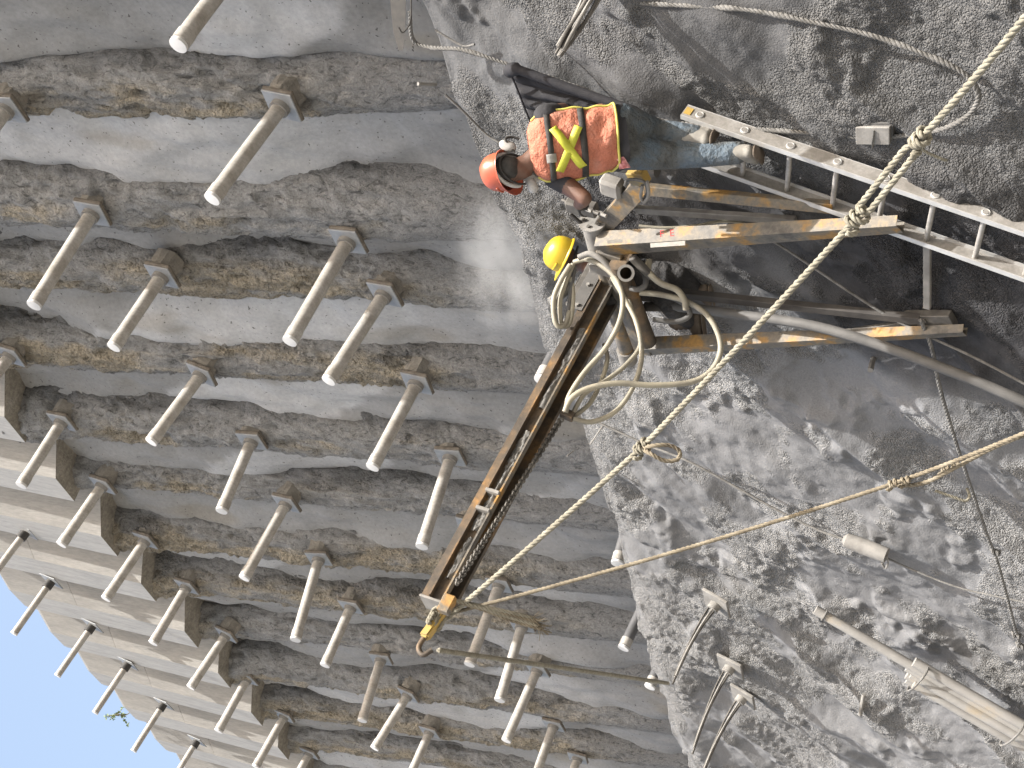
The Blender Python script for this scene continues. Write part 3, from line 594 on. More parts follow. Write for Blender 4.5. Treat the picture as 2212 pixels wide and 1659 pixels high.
# rebar stubs and nails
for (a, b, r, lab) in [((903, 181), (942, 183), .014, 'thin pale stub poking out of the wall near the slope edge'),
                       ((1880, 800), (1886, 775), .02, 'short stub standing on the slope beside the grey hose'),
                       ((1858, 1545), (1866, 1500), .02, 'short pale stub on the slope next to the tube bundle'),
                       ((1275, 960), (1302, 920), .007, 'thin wire nail on the slope beside the hose clamp'),
                       ((1225, 985), (1238, 975), .007, 'thin wire end at the slope edge left of the long rope')]:
    e = empty('rebar_stub', fp(*a, .1), lab, 'rebar'); off = .12 if a[0] > 1000 else -.05
    wobj('bar', smooth_by_angle(MB().tube([fp(*a, off + .05), fp(*b, off - .08)], r, 8).mesh('bar')), M['dust_steel'], e)
# buried box and tied tag beside the caked rope
c = fp(1900, 268, .10); e = empty('junction_box', c, 'grey box half buried in the shotcrete beside the caked rope', 'box')
wobj('box_body', bevel(MB().box(c, norm(fp(1940, 268) - fp(1860, 268)), norm(fp(1900, 240) - fp(1900, 300)), norm([0, -1, .32]), .115, .075, .09).mesh('box'), .012, 2), M['hose_grey'], e)
wobj('box_lid', bevel(MB().box(c + norm([0, -1, .32]) * .095, norm(fp(1940, 268) - fp(1860, 268)), norm(fp(1900, 240) - fp(1900, 300)), norm([0, -1, .32]), .105, .066, .008).mesh('lid'), .004, 1), M['dust_steel'], e)
c = fp(1889, 297, .19); e = empty('rope_clip', c, 'small pale clip on the caked rope below the grey box', 'clip')
wobj('clip_body', bevel(MB().box(c, norm(fp(1892, 280) - fp(1886, 315)), norm([1, 0, 0]), norm([0, -1, .3]), .05, .028, .03).mesh('clip'), .008, 2), M['rope_dust'], e)

# ------------------------------------------------------------------ dark hanging blade, sheeting, tube bundle, board
e = empty('hanging_board', fp(862, 0, .1), 'dark tapered board hanging at the photo\'s top edge by the slope', 'board')
pts = [atd(858, -60, 9.2), atd(860, 0, 9.2), atd(863, 60, 9.2), atd(866, 102, 9.2)]
mb = MB(); V = []
for p, w in zip(pts, (.056, .05, .040, .014)): a = norm([0, 0, 1]); b = norm([.6, .8, 0]); V += [p + a * w + b * .02, p - a * w + b * .02, p - a * w - b * .02, p + a * w - b * .02]
F = [(i * 4 + j, i * 4 + (j + 1) % 4, (i + 1) * 4 + (j + 1) % 4, (i + 1) * 4 + j) for i in range(3) for j in range(4)] + [(0, 3, 2, 1), (12, 13, 14, 15)]
wobj('blade', mb.add(V, F).mesh('blade'), M['black'], e)
wobj('cord', smooth_by_angle(MB().tube(spline([atd(861, 60, 9.15), atd(870, 70, 9.15), atd(885, 50, 9.15), atd(888, 10, 9.15), atd(884, -40, 9.15)], 6), .006, 6).mesh('cord')), M['black'], e)
def sheet(cor, nu, nv, amp, freq, seed):
    c00, c10, c11, c01 = [np.asarray(c) for c in cor]; U, W = np.meshgrid(np.linspace(0, 1, nu), np.linspace(0, 1, nv), indexing='ij'); U_, W_ = U[..., None], W[..., None]
    P = (1 - U_) * (1 - W_) * c00 + U_ * (1 - W_) * c10 + U_ * W_ * c11 + (1 - U_) * W_ * c01
    n = norm(np.cross(c10 - c00, c01 - c00)); n = n if n[1] < 0 else -n
    h = amp * (np.abs(np.sin((W * freq + .5 * U + .3 * fbm(U * 3, W * 3, U * 0, seed, 3)) * math.pi)) - .5) * (.35 + .65 * U) + .03 * fbm(U * 5, W * 5, U * 0, seed + 3, 3)
    return P + h[..., None] * n
e = empty('rubber_sheet', fp(1200, 220, .1), 'black folded rubber sheet hanging on the slope behind the orange vest', 'sheet')
P_ = sheet([fp(1102, 150, .26), fp(1395, 248, .24), fp(1380, 300, .30), fp(1155, 285, .34)], 60, 48, .09, 4.5, 5)
wobj('sheet_body', grid_mesh('sheet', P_), M['tarp'], e)
wobj('rolled_edge', smooth_by_angle(MB().tube(spline([fp(1098, 155, .3), fp(1115, 150, .32), fp(1180, 172, .3), fp(1270, 204, .28), fp(1390, 246, .26)], 6), [.025] + [.045] * 6 + [.03] * 17 + [.015], 10).mesh('roll')), M['tarp'], e)
wobj('rolled_edge', smooth_by_angle(MB().tube(spline([fp(1100, 155, .3), fp(1112, 180, .32), fp(1130, 225, .34), fp(1154, 285, .36)], 6), .007, 8).mesh('roll')), M['tarp'], e)
e = empty('tube_bundle', fp(2000, 1450, .1), 'tied bundle of long pale dusty tubes leaning on the slope', 'tube bundle')
A0 = fp(1965, 1445, .2); B0 = fp(2300, 1640, .2); dv = norm(B0 - A0); sv = norm(np.cross(dv, [0, -1, .3])); nv_ = np.cross(sv, dv)
if nv_[1] > 0: nv_ = -nv_
if sv[0] > 0: sv = -sv
for i, (ox, on, st) in enumerate([(-2.6, 0, -.02), (-1.35, .1, -.95), (-.2, 0, -.03), (.9, .1, .04), (2.0, 0, .02), (3.1, .1, .05), (-.8, 1.0, .12), (1.4, 1.0, .1)]):
    p0 = A0 + sv * ox * .066 + nv_ * on * .06 + dv * st; p1 = B0 + sv * ox * .066 * 1.05 + nv_ * on * .06 + dv * .9
    t = wobj('tube', smooth_by_angle(MB().tube([p0, p0 + (p1 - p0) * .5, p1], .044, 12, caps=True).mesh('tube'), 50), M['bluepipe'], e)
for i in range(2):
    q = A0 + dv * (.10 + .9 * i); pts = [q + sv * .066 * (.25 + 3.8 * math.cos(a)) + nv_ * (.04 + .09 * math.sin(a)) for a in np.linspace(0, 2 * math.pi, 26)]
    wobj('tie', smooth_by_angle(MB().tube(pts, .010, 6, False).mesh('tie'), 80), M['rope_dust'], e)
wobj('tie', smooth_by_angle(MB().tube([A0 - dv * .86 + sv * .066 * (-1.35 + .76 * math.cos(a)) + nv_ * (.005 + .05 * math.sin(a)) for a in np.linspace(0, 2 * math.pi, 16)], .009, 6, False).mesh('tie'), 80), M['rope_dust'], e)
# ------------------------------------------------------------------ sprig on the rim
root = at(292, 1527, 8.8); e = empty('rim_sprig', root, 'small green sprig hanging from the top edge of the wall against the sky', 'plant')
st = spline([root, at(283, 1537, 8.75), at(270, 1545, 8.7), at(255, 1543, 8.68), at(235, 1546, 8.66)], 6)
wobj('stem', smooth_by_angle(MB().tube(st, .008, 6).mesh('stem')), M['stem'], e)
rs = random.Random(4)
for b in range(9):
    q = st[-1 - rs.randrange(0, 14)]; dd = norm([rs.gauss(0, 1), rs.gauss(0, .4), rs.gauss(0, 1)]); L = rs.uniform(.14, .32)
    bm_ = MB().tube([q, q + dd * L * .5, q + dd * L], .004, 5)
    wobj('twig', bm_.mesh('twig'), M['stem'], e)
    mb = MB()
    for l in range(13):
        c = q + dd * L * rs.uniform(.2, 1.05); a = norm([rs.gauss(0, 1) for _ in range(3)]); c2 = norm(np.cross(a, [rs.gauss(0, 1) for _ in range(3)])); ll = rs.uniform(.04, .07)
        mb.add([c, c + a * ll * .5 + c2 * ll * .28, c + a * ll, c + a * ll * .5 - c2 * ll * .28], [(0, 1, 2, 3)])
    wobj('leaf_spray', mesh_py('leaves', mb.V, mb.F), M['leaf'], e)

# ------------------------------------------------------------------ ladder
LOFF = .22
lad = empty('ladder', fp(2230, 540, LOFF), 'dusty aluminium ladder leaning on the slope under the worker in jeans', 'ladder')
RA = fp(1478, 238, LOFF); RB = fp(2200, 484, LOFF); ru = norm(RB - RA)                    # right rail, centre line, running down
LA = fp(1528, 345, LOFF); lw = LA - fp(1510, 248, LOFF); lw = norm(lw - ru * (lw @ ru)); LW = .385
nn = norm(np.cross(ru, lw)); nn = nn if nn[1] < 0 else -nn
def rail(o, flip):
    sgn = -1 if flip else 1                                       # C channel, web outward
    A = RA + lw * (LW if flip else 0) + ru * (0 if not flip else .12); B = RA + ru * 3.4 + lw * (LW if flip else 0)
    C = (A + B) / 2; h = np.linalg.norm(B - A) / 2
    web = MB().box(C, ru, nn, lw, h, .046, .0035)
    r = wobj('rail', web.mesh('rail'), M['alu'], o)
    for q in (-1, 1):
        fl = MB().box(C + nn * q * .0475 + lw * sgn * .012, ru, nn, lw, h, .003, .0165)
        wobj('flange', fl.mesh('flange'), M['alu_bright'], o)
    return r
rail(lad, False); rail(lad, True)
R0 = fp(1512, 244, LOFF); t0 = (R0 - RA) @ ru; R7 = (fp(2133, 447, LOFF) - RA) @ ru; stp = (R7 - t0) / 6
for i in range(10):
    c = RA + ru * (t0 + stp * i)
    r = wobj('rung', smooth_by_angle(MB().tube([c - lw * .012, c + lw * (LW + .008)], .0165, 12).mesh('rung')), M['alu'], lad)
    pts = [c - lw * .006 + (ru * math.cos(a) + nn * math.sin(a)) * .021 for a in np.linspace(0, 2 * math.pi, 15)]
    wchild('socket_ring', smooth_by_angle(MB().tube(pts, .006, 6, False).mesh('socket')), M['alu_bright'], r)
c = RA + ru * .03 - lw * .006
wobj('end_label', MB().box(c, ru, nn, lw, .022, .028, .002).mesh('label'), M['yellow'], lad)

# ------------------------------------------------------------------ drill rig
rig = empty('drill_rig', fp(1700, 600, .3), 'rusty yellow drilling rig with splayed legs, long mast and looping hoses', 'drill rig')
def bar(name, A, B, w, h, mat, parent=rig, up=(0, -1, .3), bv=.004, kind='box', taper=1.0):
    A = np.asarray(A); B = np.asarray(B); d = norm(B - A); s_ = norm(np.cross(d, up)); n_ = np.cross(s_, d); L = np.linalg.norm(B - A)
    if kind == 'box':
        mb = MB(); V = []
        for p, k in ((A, 1.0), (B, taper)): V += [p + s_ * w * i * k + n_ * h * j * k for i, j in ((-1, -1), (1, -1), (1, 1), (-1, 1))]
        mb.add(V, [(0, 1, 2, 3), (7, 6, 5, 4), (0, 4, 5, 1), (1, 5, 6, 2), (2, 6, 7, 3), (3, 7, 4, 0)]); me = bevel(mb.mesh(name), bv, 1)
    elif kind == 'channel':                                       # web + two flanges, open towards n_
        t = .007; mb = MB(); V = []
        prof = [(-w, -h), (w, -h), (w, h), (w - t, h), (w - t, -h + t), (-w + t, -h + t), (-w + t, h), (-w, h)]
        for p, k in ((A, 1.0), (B, taper)): V += [p + s_ * i * k + n_ * j * k for i, j in prof]
        F = [(i, (i + 1) % 8, 8 + (i + 1) % 8, 8 + i) for i in range(8)] + [(0, 1, 4, 5), (1, 2, 3, 4), (0, 5, 6, 7), (9, 8, 13, 12), (10, 9, 12, 11), (13, 8, 15, 14)]
        mb.add(V, F); me = mb.mesh(name)
    else: me = smooth_by_angle(MB().tube([A, B], w, 20).mesh(name))
    o = wobj(name, me, mat if not isinstance(mat, str) else M[mat], parent); return o
# cross tube along the wall with end drum
CT0 = fp(1288, 506, .45); CT1 = CT0.copy(); d_ = ray(1357, 772); CT1 = d_ * ((CT0[1]) / d_[1]); CT1[2] = CT0[2] + (CT1[2] - CT0[2]) * .7
bar('cross_tube', CT0 + norm(CT1 - CT0) * .1, CT1, .058, 0, 'orange', kind='tube')
ct = norm(CT1 - CT0)
CT0 = CT0 - ct * .10
dr = bar('pivot_drum', CT0 - ct * .02, CT0 + ct * .30, .082, 0, 'dust_steel', kind='tube')
pv = smooth_by_angle(MB().tube([CT0 - ct * .035, CT0 - ct * .02], .098, 22).mesh('flange')); wchild('flange_disc', pv, M['dust_steel'], dr)
for i in range(5): a = i * 1.257; q = CT0 - ct * .036 + (np.array([0, 0, 1]) * math.cos(a) + norm(np.cross(ct, [0, 0, 1])) * math.sin(a)) * .06; wchild('bolt', MB().tube([q, q - ct * .012], .012, 6).mesh('bolt'), M['dirty_steel'], dr)
bar('pivot_drum', CT1 - ct * .10, CT1 + ct * .04, .07, 0, 'dust_steel', kind='tube')
# arm from the drum towards the worker
AE = fp(1390, 396, .44); ar = bar('arm', fp(1302, 490, .40), AE, .062, .04, 'orange')
bar('clevis', fp(1362, 380, .55), fp(1396, 382, .55), .05, .035, 'yellow')
for off in (0, .03): wobj('shackle', smooth_by_angle(MB().tube(spline([fp(1350, 400, .58 + off), fp(1358, 388, .6 + off), fp(1390, 392, .62 + off), fp(1398, 415, .62 + off), fp(1388, 432, .6 + off)], 6), .010, 8).mesh('shackle')), M['dirty_steel'], rig)
wobj('shackle', smooth_by_angle(MB().tube(spline([fp(1398, 392, .66), fp(1401, 420, .66), fp(1392, 436, .66), fp(1384, 425, .66), fp(1388, 400, .66)], 6), .011, 8).mesh('shackle')), M['dust_steel'], rig)
# legs
bar('leg', fp(1302, 526, .50), fp(1945, 484, .28), .085, .055, 'orange', kind='channel', taper=.62, up=(.35, .8, -.2))
bar('leg', fp(1392, 408, .46), fp(1800, 448, .22), .034, .028, 'orange', up=(.3, -1, .3))
bar('brace', fp(1375, 452, .36), fp(1720, 476, .18), .026, .02, 'dust_steel')
bar('leg', fp(1388, 748, .45), fp(2085, 713, .16), .062, .05, 'orange', kind='channel', taper=.55, up=(.35, .8, -.2))
bar('brace', fp(1470, 634, .30), fp(1990, 690, .15), .03, .025, 'darkwood')
bar('brace', fp(1720, 735, .2), fp(2000, 690, .15), .018, .016, 'dirty_steel')
bar('foot_bar', fp(2003, 520, .14), fp(2003, 665, .14), .022, .016, 'dust_steel')
bar('foot_plate', fp(1960, 690, .12), fp(2060, 690, .12), .06, .03, 'dirty_steel')
bar('rack_tube', fp(1335, 568, .55), fp(1400, 740, .52), .062, 0, 'rust', kind='tube')
bar('carriage', fp(1330, 580, .46), fp(1395, 755, .44), .07, .05, 'orange')
wobj('socket_tube', ring(.04, .058, -.09, .09), M['dust_steel'], rig)
sk = rig.children[-1]; q = fp(1352, 590, .60); sk.location = Vector(q.tolist()) - rig.location; sk.rotation_euler = Vector((-ray(1352, 590)).tolist()).to_track_quat('Z', 'Y').to_euler()
for i, (a, b, w, m) in enumerate([((1275, 575), (1330, 590), .04, 'dust_steel'), ((1300, 560), (1360, 600), .05, 'dust_steel'), ((1330, 600), (1350, 640), .045, 'dirty_steel'), ((1365, 555), (1410, 600), .03, 'dirty_steel'), ((1290, 545), (1345, 560), .035, 'orange')]):
    bar('bracket', fp(*a, .52), fp(*b, .5), w, w * .7, m, bv=.008)
# mast: a long rusty channel standing out from the slope, with rail, chain and tip block
s_m = norm(np.cross(MD, [0, 0, 1])); n_m = np.cross(s_m, MD)      # s_m roughly along the wall, n_m up
if s_m[0] < 0: s_m = -s_m
if n_m[2] < 0: n_m = -n_m
def mp(t, a, b): return MB0 + MD * t + s_m * a + n_m * b
def mast_member(name, prof, t0, t1, mat, parent=rig):
    mb = MB(); n = len(prof); V = [mp(t, a, b) for t in (t0, t1) for a, b in prof]
    mb.add(V, [(i, (i + 1) % n, n + (i + 1) % n, n + i) for i in range(n)]); me = mb.mesh(name)
    return wobj(name, me, M[mat], parent)
TH_ = .008; HW, HH = .075, .085
# C section open downwards-right: web on the up side
prof = [(-HW, HH), (HW, HH), (HW, -HH), (HW - TH_, -HH), (HW - TH_, HH - TH_), (-HW + TH_, HH - TH_), (-HW + TH_, -HH), (-HW, -HH)]
mast = mast_member('mast_rail', prof, -.25, ML, 'rust')
bar_ = [(HW + .001, .02), (HW + .045, .02), (HW + .045, .008), (HW + .001, .008)]
mast_member('mast_lip', bar_, -.25, ML, 'rust'); mast_member('mast_lip', [(HW + .001, -HH + .012), (HW + .045, -HH + .012), (HW + .045, -HH), (HW + .001, -HH)], -.1, ML, 'orange')
mast_member('mast_lip', [(-HW - .03, -HH + .010), (-HW - .001, -HH + .010), (-HW - .001, -HH), (-HW - .03, -HH)], -.1, ML, 'rust')
# caked cement inside the channel
rs = np.random.RandomState(3)
def cake(t0, t1, a, b, w, seed):
    U, W = np.meshgrid(np.linspace(t0, t1, int((t1 - t0) / .012)), np.linspace(-1, 1, 9), indexing='ij')
    h = .018 * (1 - W ** 2) * (1.1 + fbm(U * 9, W * 1.5, U * 0, seed, 3)) + .016 * fbm(U * 45, W * 4, U * 0, seed + 5, 3)
    P = np.array([[mp(U[i, j], a + h[i, j], b + W[i, j] * w * (1 + .35 * float(vnoise(np.array(U[i, j] * 8), np.array(0.), np.array(0.), seed)))) for j in range(9)] for i in range(U.shape[0])])
    wobj('caked_cement', grid_mesh('cake', P), M['rope_dust'], rig)
cake(.5, 1.2, HW + .002, -.035, .028, 2); cake(1.4, 2.2, HW + .002, -.035, .03, 4); cake(2.25, ML - .15, HW + .002, -.035, .028, 7)
for t in (ML - .80, ML - .66):
    wobj('cleat', bevel(MB().box(mp(t, HW + .03, -.035), MD, s_m, n_m, .012, .035, .05).mesh('cleat'), .004, 1), M['dust_steel'], rig)
wobj('end_plate', bevel(MB().box(mp(ML + .008, 0, 0), MD, s_m, n_m, .008, HW + .012, HH + .006).mesh('end_plate'), .003, 1), M['dust_steel'], rig)
tb = wobj('tip_block', bevel(MB().box(mp(ML + .12, .01, -.06), norm(MD + n_m * .15), s_m, n_m, .12, .035, .03).mesh('tip'), .012, 2), M['yellow'], rig)
wobj('tip_hook', smooth_by_angle(MB().tube(spline([mp(ML + .2, .01, -.05), mp(ML + .30, .01, -.04), mp(ML + .34, .01, -.09), mp(ML + .29, .01, -.13)], 6), .017, 10).mesh('hook')), M['rust'], rig)
wobj('tip_lug', bevel(MB().box(mp(ML + .02, HW + .03, -.12), MD, s_m, n_m, .06, .03, .04).mesh('lug'), .006, 1), M['orange'], rig)
for i in range(3): wobj('rope_wrap', knot_mesh(mp(ML + .06 + .03 * i, .02, -.06), s_m + n_m * .2, .017, .07, 2), M['rope'], rig)
# frayed tail at the tip
for i in range(4):
    A = mp(ML - .02, HW + .03, -.12); B = atd(1150 + 6 * i, 1335 + 8 * i, TIPD - .05)
    wobj('rope_tail', rope_mesh(spline([A, A + (B - A) * .35 + np.array([0, 0, .03 * math.sin(i * 2)]), A + (B - A) * .7 + np.array([0, 0, -.03 * math.cos(i)]), B], 7), .013), M['rope_dark' if i % 2 else 'rope'], rig)
    mb = MB()
    for k in range(14): mb.tube([B, B + norm(B - A + rs.normal(0, .25, 3)) * rs.uniform(.04, .09)], .0022, 4)
    wobj('frayed_end', mb.mesh('fray'), M['rope_dark'], rig)
# drive chain beside the mast
mb = MB()
CA = atd(1213, 905, depth(mp(1.35, 0, 0))); CB = mp(ML - .12, HW + .05, -.12); nl = 62
for i in range(nl):
    c = CA + (CB - CA) * ((i + .5) / nl); dd = norm(CB - CA); a = norm(np.cross(dd, [0, 0, 1])); b = np.cross(a, dd); a, b = (a, b) if i % 2 else (b, a)
    L_ = np.linalg.norm(CB - CA) / nl * .72
    mb.tube([c + dd * L_ * math.cos(t) + a * .018 * math.sin(t) for t in np.linspace(0, 2 * math.pi, 11)], .0075, 5, False)
ch = wobj('drive_chain', mb.mesh('chain'), M['dirty_steel'], rig); ch['kind'] = 'stuff'
# drill head
dh = atd(1270, 640, depth(mp(.05, 0, 0)) - .02)
bar('drill_head', mp(-.10, -.02, .13), mp(.32, -.02, .13), .085, .075, 'dirty_steel', bv=.015, up=n_m)
bar('drill_motor', mp(-.02, -.05, .2), mp(.22, -.05, .2), .06, 0, 'dirty_steel', kind='tube')
bar('guard_arch', mp(.0, .06, .27), mp(.34, .06, .27), .035, .012, 'dust_steel', bv=.004, up=n_m)
bar('drill_motor', mp(.12, .02, .24), mp(.3, .02, .33), .035, 0, 'dust_steel', kind='tube')
bar('side_plate', mp(-.1, HW + .02, .09), mp(.36, HW + .02, .09), .006, .05, 'hose_grey', bv=.002, up=n_m)
for t in (-.05, .14, .33): bolt = wobj('bolt', MB().tube([mp(t, HW + .026, .09), mp(t, HW + .042, .09)], .014, 6).mesh('bolt'), M['dust_steel'], rig)
bar('hose_clamp', atd(1212, 890, depth(mp(1.3, 0, 0))), atd(1240, 902, depth(mp(1.3, 0, 0)) - .02), .03, .03, 'rust', bv=.008)
# hoses
hd = depth(mp(.6, 0, 0)) - .28
def hose(px, r, mat='hose', d0=None, d1=None):
    n = len(px); d0 = hd if d0 is None else d0; d1 = d0 if d1 is None else d1
    pts = spline([atd(x, y, d0 + (d1 - d0) * i / (n - 1) - .05 * math.sin(math.pi * i / (n - 1))) for i, (x, y) in enumerate(px)], 8)
    return wobj('hose', smooth_by_angle(MB().tube(pts, r * .84, 10).mesh('hose'), 80), M[mat], rig)
dcl = depth(mp(1.3, 0, 0)) - .04; drg = depth(fp(1340, 620, .55))
hose([(1222, 892), (1230, 855), (1262, 805), (1308, 752), (1338, 695), (1345, 645), (1330, 602), (1300, 574), (1268, 560), (1240, 566)], .022, 'hose', dcl, drg)
hose([(1220, 890), (1233, 862), (1268, 840), (1330, 828), (1410, 832), (1490, 826), (1535, 802), (1556, 760), (1550, 718), (1525, 678), (1480, 650), (1430, 637), (1382, 632)], .024, 'hose', dcl - .03, drg - .12)
hose([(1238, 905), (1280, 911), (1330, 888), (1368, 835), (1386, 770), (1376, 700), (1352, 650), (1322, 598)], .021, 'hose', dcl, drg - .03)
hose([(1236, 895), (1262, 852), (1300, 828), (1350, 790), (1383, 745), (1372, 690), (1355, 640)], .019, 'hose', dcl + .02, drg)
hose([(1240, 900), (1275, 870), (1300, 820), (1312, 775), (1305, 745)], .019, 'hose', dcl + .04, drg + .1)
hose([(1232, 572), (1212, 605), (1196, 645), (1198, 690), (1208, 706), (1222, 698), (1230, 672)], .021, 'hose', drg - .05)
hose([(1238, 570), (1222, 610), (1210, 650), (1212, 695), (1222, 706), (1233, 690), (1238, 640), (1234, 600)], .019, 'hose', drg - .02)
hose([(1242, 575), (1234, 620), (1228, 665), (1222, 690), (1210, 700)], .017, 'hose_grey', drg)
hose([(1402, 562), (1402, 588), (1428, 612), (1462, 626), (1478, 648), (1482, 668)], .026, 'hose', drg - .2)
hose([(1378, 578), (1392, 592), (1394, 615), (1378, 625), (1362, 622)], .024, 'hose_grey', drg - .1)
hose([(1390, 632), (1440, 640), (1475, 655), (1490, 680), (1460, 695), (1410, 690)], .022, 'hose_grey', drg - .02)
hose([(1380, 488), (1440, 492), (1500, 488), (1560, 478), (1620, 484)], .012, 'hose', depth(fp(1500, 488, .32)))
hose([(1250, 556), (1275, 548), (1300, 560), (1325, 585), (1345, 600)], .026, 'dust_steel', drg - .1)
# lever and rod in the first worker's hand
bar('lever', fp(1232, 462, .5), fp(1290, 515, .5), .014, 0, 'black', kind='tube')
bar('control_block', fp(1225, 440, .5), fp(1290, 455, .48), .05, .04, 'dirty_steel', bv=.012)
bar('control_block', fp(1300, 395, .45), fp(1345, 410, .45), .07, .05, 'dust_steel', bv=.02)
bar('control_pipe', fp(1290, 350, .36), fp(1420, 368, .36), .045, 0, 'hose_grey', kind='tube')
for i in range(4): bar('control_pipe', fp(1215 + 18 * i, 432 + 6 * i, .5), fp(1262 + 16 * i, 452 + 5 * i, .53), .012, 0, 'dust_steel' if i % 2 else 'dirty_steel', kind='tube')
# worn paper labels and red paint letters on the leg
def on_leg(x0, y0, x1, y1, hh, name, mat):
    A = fp(x0, y0, .63); B = fp(x1, y1, .58); d = norm(B - A); w = -norm((A + B) / 2); s_ = norm(np.cross(d, w)); 
    wobj(name, MB().box((A + B) / 2, d, s_, np.cross(d, s_), np.linalg.norm(B - A) / 2, hh, .001).mesh(name), M[mat], rig)
on_leg(1312, 523, 1345, 520, .012, 'paper_label', 'paper'); on_leg(1405, 530, 1480, 525, .014, 'paper_label', 'paper')
def text_mesh(body, size):
    c = bpy.data.curves.new('t', 'FONT'); c.body = body; c.size = size; c.extrude = .001; o = bpy.data.objects.new('t', c); COL.objects.link(o)
    me = bpy.data.meshes.new_from_object(o.evaluated_get(bpy.context.evaluated_depsgraph_get())); bpy.data.objects.remove(o); return me
tm = text_mesh('F  E', .075); q = fp(1425, 512, .66); o = obj('painted_letters', tm, M['red'], rig)
dx = norm(fp(1500, 507, .64) - q); dz = norm(-q); dy = np.cross(dz, dx); dz = np.cross(dx, dy)
o.matrix_local = Matrix.Translation(Vector(q.tolist()) - rig.location) @ Matrix(np.stack([dx, dy, dz], 1).tolist()).to_4x4()

# ------------------------------------------------------------------ people
_ico = None
def sphere_pts(c, r, basis=None, n=10):
    c = np.asarray(c, float); r = np.broadcast_to(np.asarray(r, float), (3,)); out = []
    for i in range(n + 1):
        ph = math.pi * i / n
        for j in range(2 * n):
            t = math.pi * j / n; v = np.array([math.sin(ph) * math.cos(t), math.sin(ph) * math.sin(t), math.cos(ph)]) * r
            out.append(c + (basis @ v if basis is not None else v))
    return out
def body_mesh(name, prims, voxel, mats, smooth_it=5):
    """prims: list of (list of (centre, radius, basis), material index); each is a convex hull; all are fused into one skin"""
    bm = bmesh.new()
    for spec, mi in prims:
        b2 = bmesh.new()
        for c, r, bs in spec:
            for p in sphere_pts(c, r, bs, 7): b2.verts.new([float(q) for q in p])
        bmesh.ops.remove_doubles(b2, verts=b2.verts, dist=.0005)
        bmesh.ops.convex_hull(b2, input=b2.verts, use_existing_faces=False)
        bmesh.ops.delete(b2, geom=[v for v in b2.verts if not v.link_faces], context='VERTS')
        tmp = bpy.data.meshes.new('t'); b2.to_mesh(tmp); b2.free(); bm.from_mesh(tmp); bpy.data.meshes.remove(tmp)
    me = bpy.data.meshes.new(name); bm.to_mesh(me); bm.free()
    o = bpy.data.objects.new('t', me); COL.objects.link(o)
    m = o.modifiers.new('r', 'REMESH'); m.mode = 'VOXEL'; m.voxel_size = voxel; m.use_smooth_shade = True
    m2 = o.modifiers.new('s', 'SMOOTH'); m2.iterations = smooth_it; m2.factor = .5
    out = bpy.data.meshes.new_from_object(o.evaluated_get(bpy.context.evaluated_depsgraph_get())); bpy.data.objects.remove(o)
    for q in mats: out.materials.append(q)
    # material of the nearest primitive (segment distance relative to its radius)
    n = len(out.polygons); C = np.zeros(n * 3); out.polygons.foreach_get('center', C); C = C.reshape(-1, 3)
    best = np.full(n, 9e9); idx = np.zeros(n, int)
    for spec, mi in prims:
        for i in range(len(spec)):
            a = np.asarray(spec[i][0], float); b = np.asarray(spec[min(i + 1, len(spec) - 1)][0], float); ra = float(np.mean(spec[i][1])); rb = float(np.mean(spec[min(i + 1, len(spec) - 1)][1]))
            ab = b - a; t = np.clip(((C - a) @ ab) / (ab @ ab + 1e-9), 0, 1); d = np.linalg.norm(C - a - t[:, None] * ab, axis=1) - (ra + (rb - ra) * t)
            u = d < best; best[u] = d[u]; idx[u] = mi
    out.polygons.foreach_set('material_index', idx.astype(np.int32)); out.polygons.foreach_set('use_smooth', [True] * n); return out
def limb(pts, rads, mi): return [([(pts[i], rads[i], None), (pts[i + 1], rads[i + 1], None)], mi) for i in range(len(pts) - 1)]
def hand(wrist, fwd, side, nrm, mi, curl=.6, L=.17):
    """palm plus five separate bent fingers"""
    wrist = np.asarray(wrist); fwd, side, nrm = norm(fwd), norm(side), norm(nrm); pr = []
    pc = wrist + fwd * .05; bs = np.stack([side, fwd, nrm], 1)
    pr.append(([(wrist, .026, None), (pc, (.038, .045, .016), bs), (wrist + fwd * .09, (.037, .012, .014), bs)], mi))
    for i, (o, l) in enumerate(((-.030, .068), (-.010, .078), (.010, .073), (.029, .058))):
        p = wrist + fwd * .092 + side * o; a = 0
        for k, f in enumerate((.45, .32, .23)):
            a += curl * (.5 if k == 0 else .9); q = p + (fwd * math.cos(a) + nrm * math.sin(a)) * l * f; pr.append(([(p, .0095 - .0008 * k, None), (q, .0088 - .0008 * k, None)], mi)); p = q
    p = wrist + fwd * .03 - side * .032
    for k, f in enumerate((.036, .030, .024)): q = p + norm(fwd * .75 - side * (.7 - .35 * k) + nrm * (.2 + .3 * k)) * f; pr.append(([(p, .0115 - .001 * k, None), (q, .0105 - .001 * k, None)], mi)); p = q
    return pr
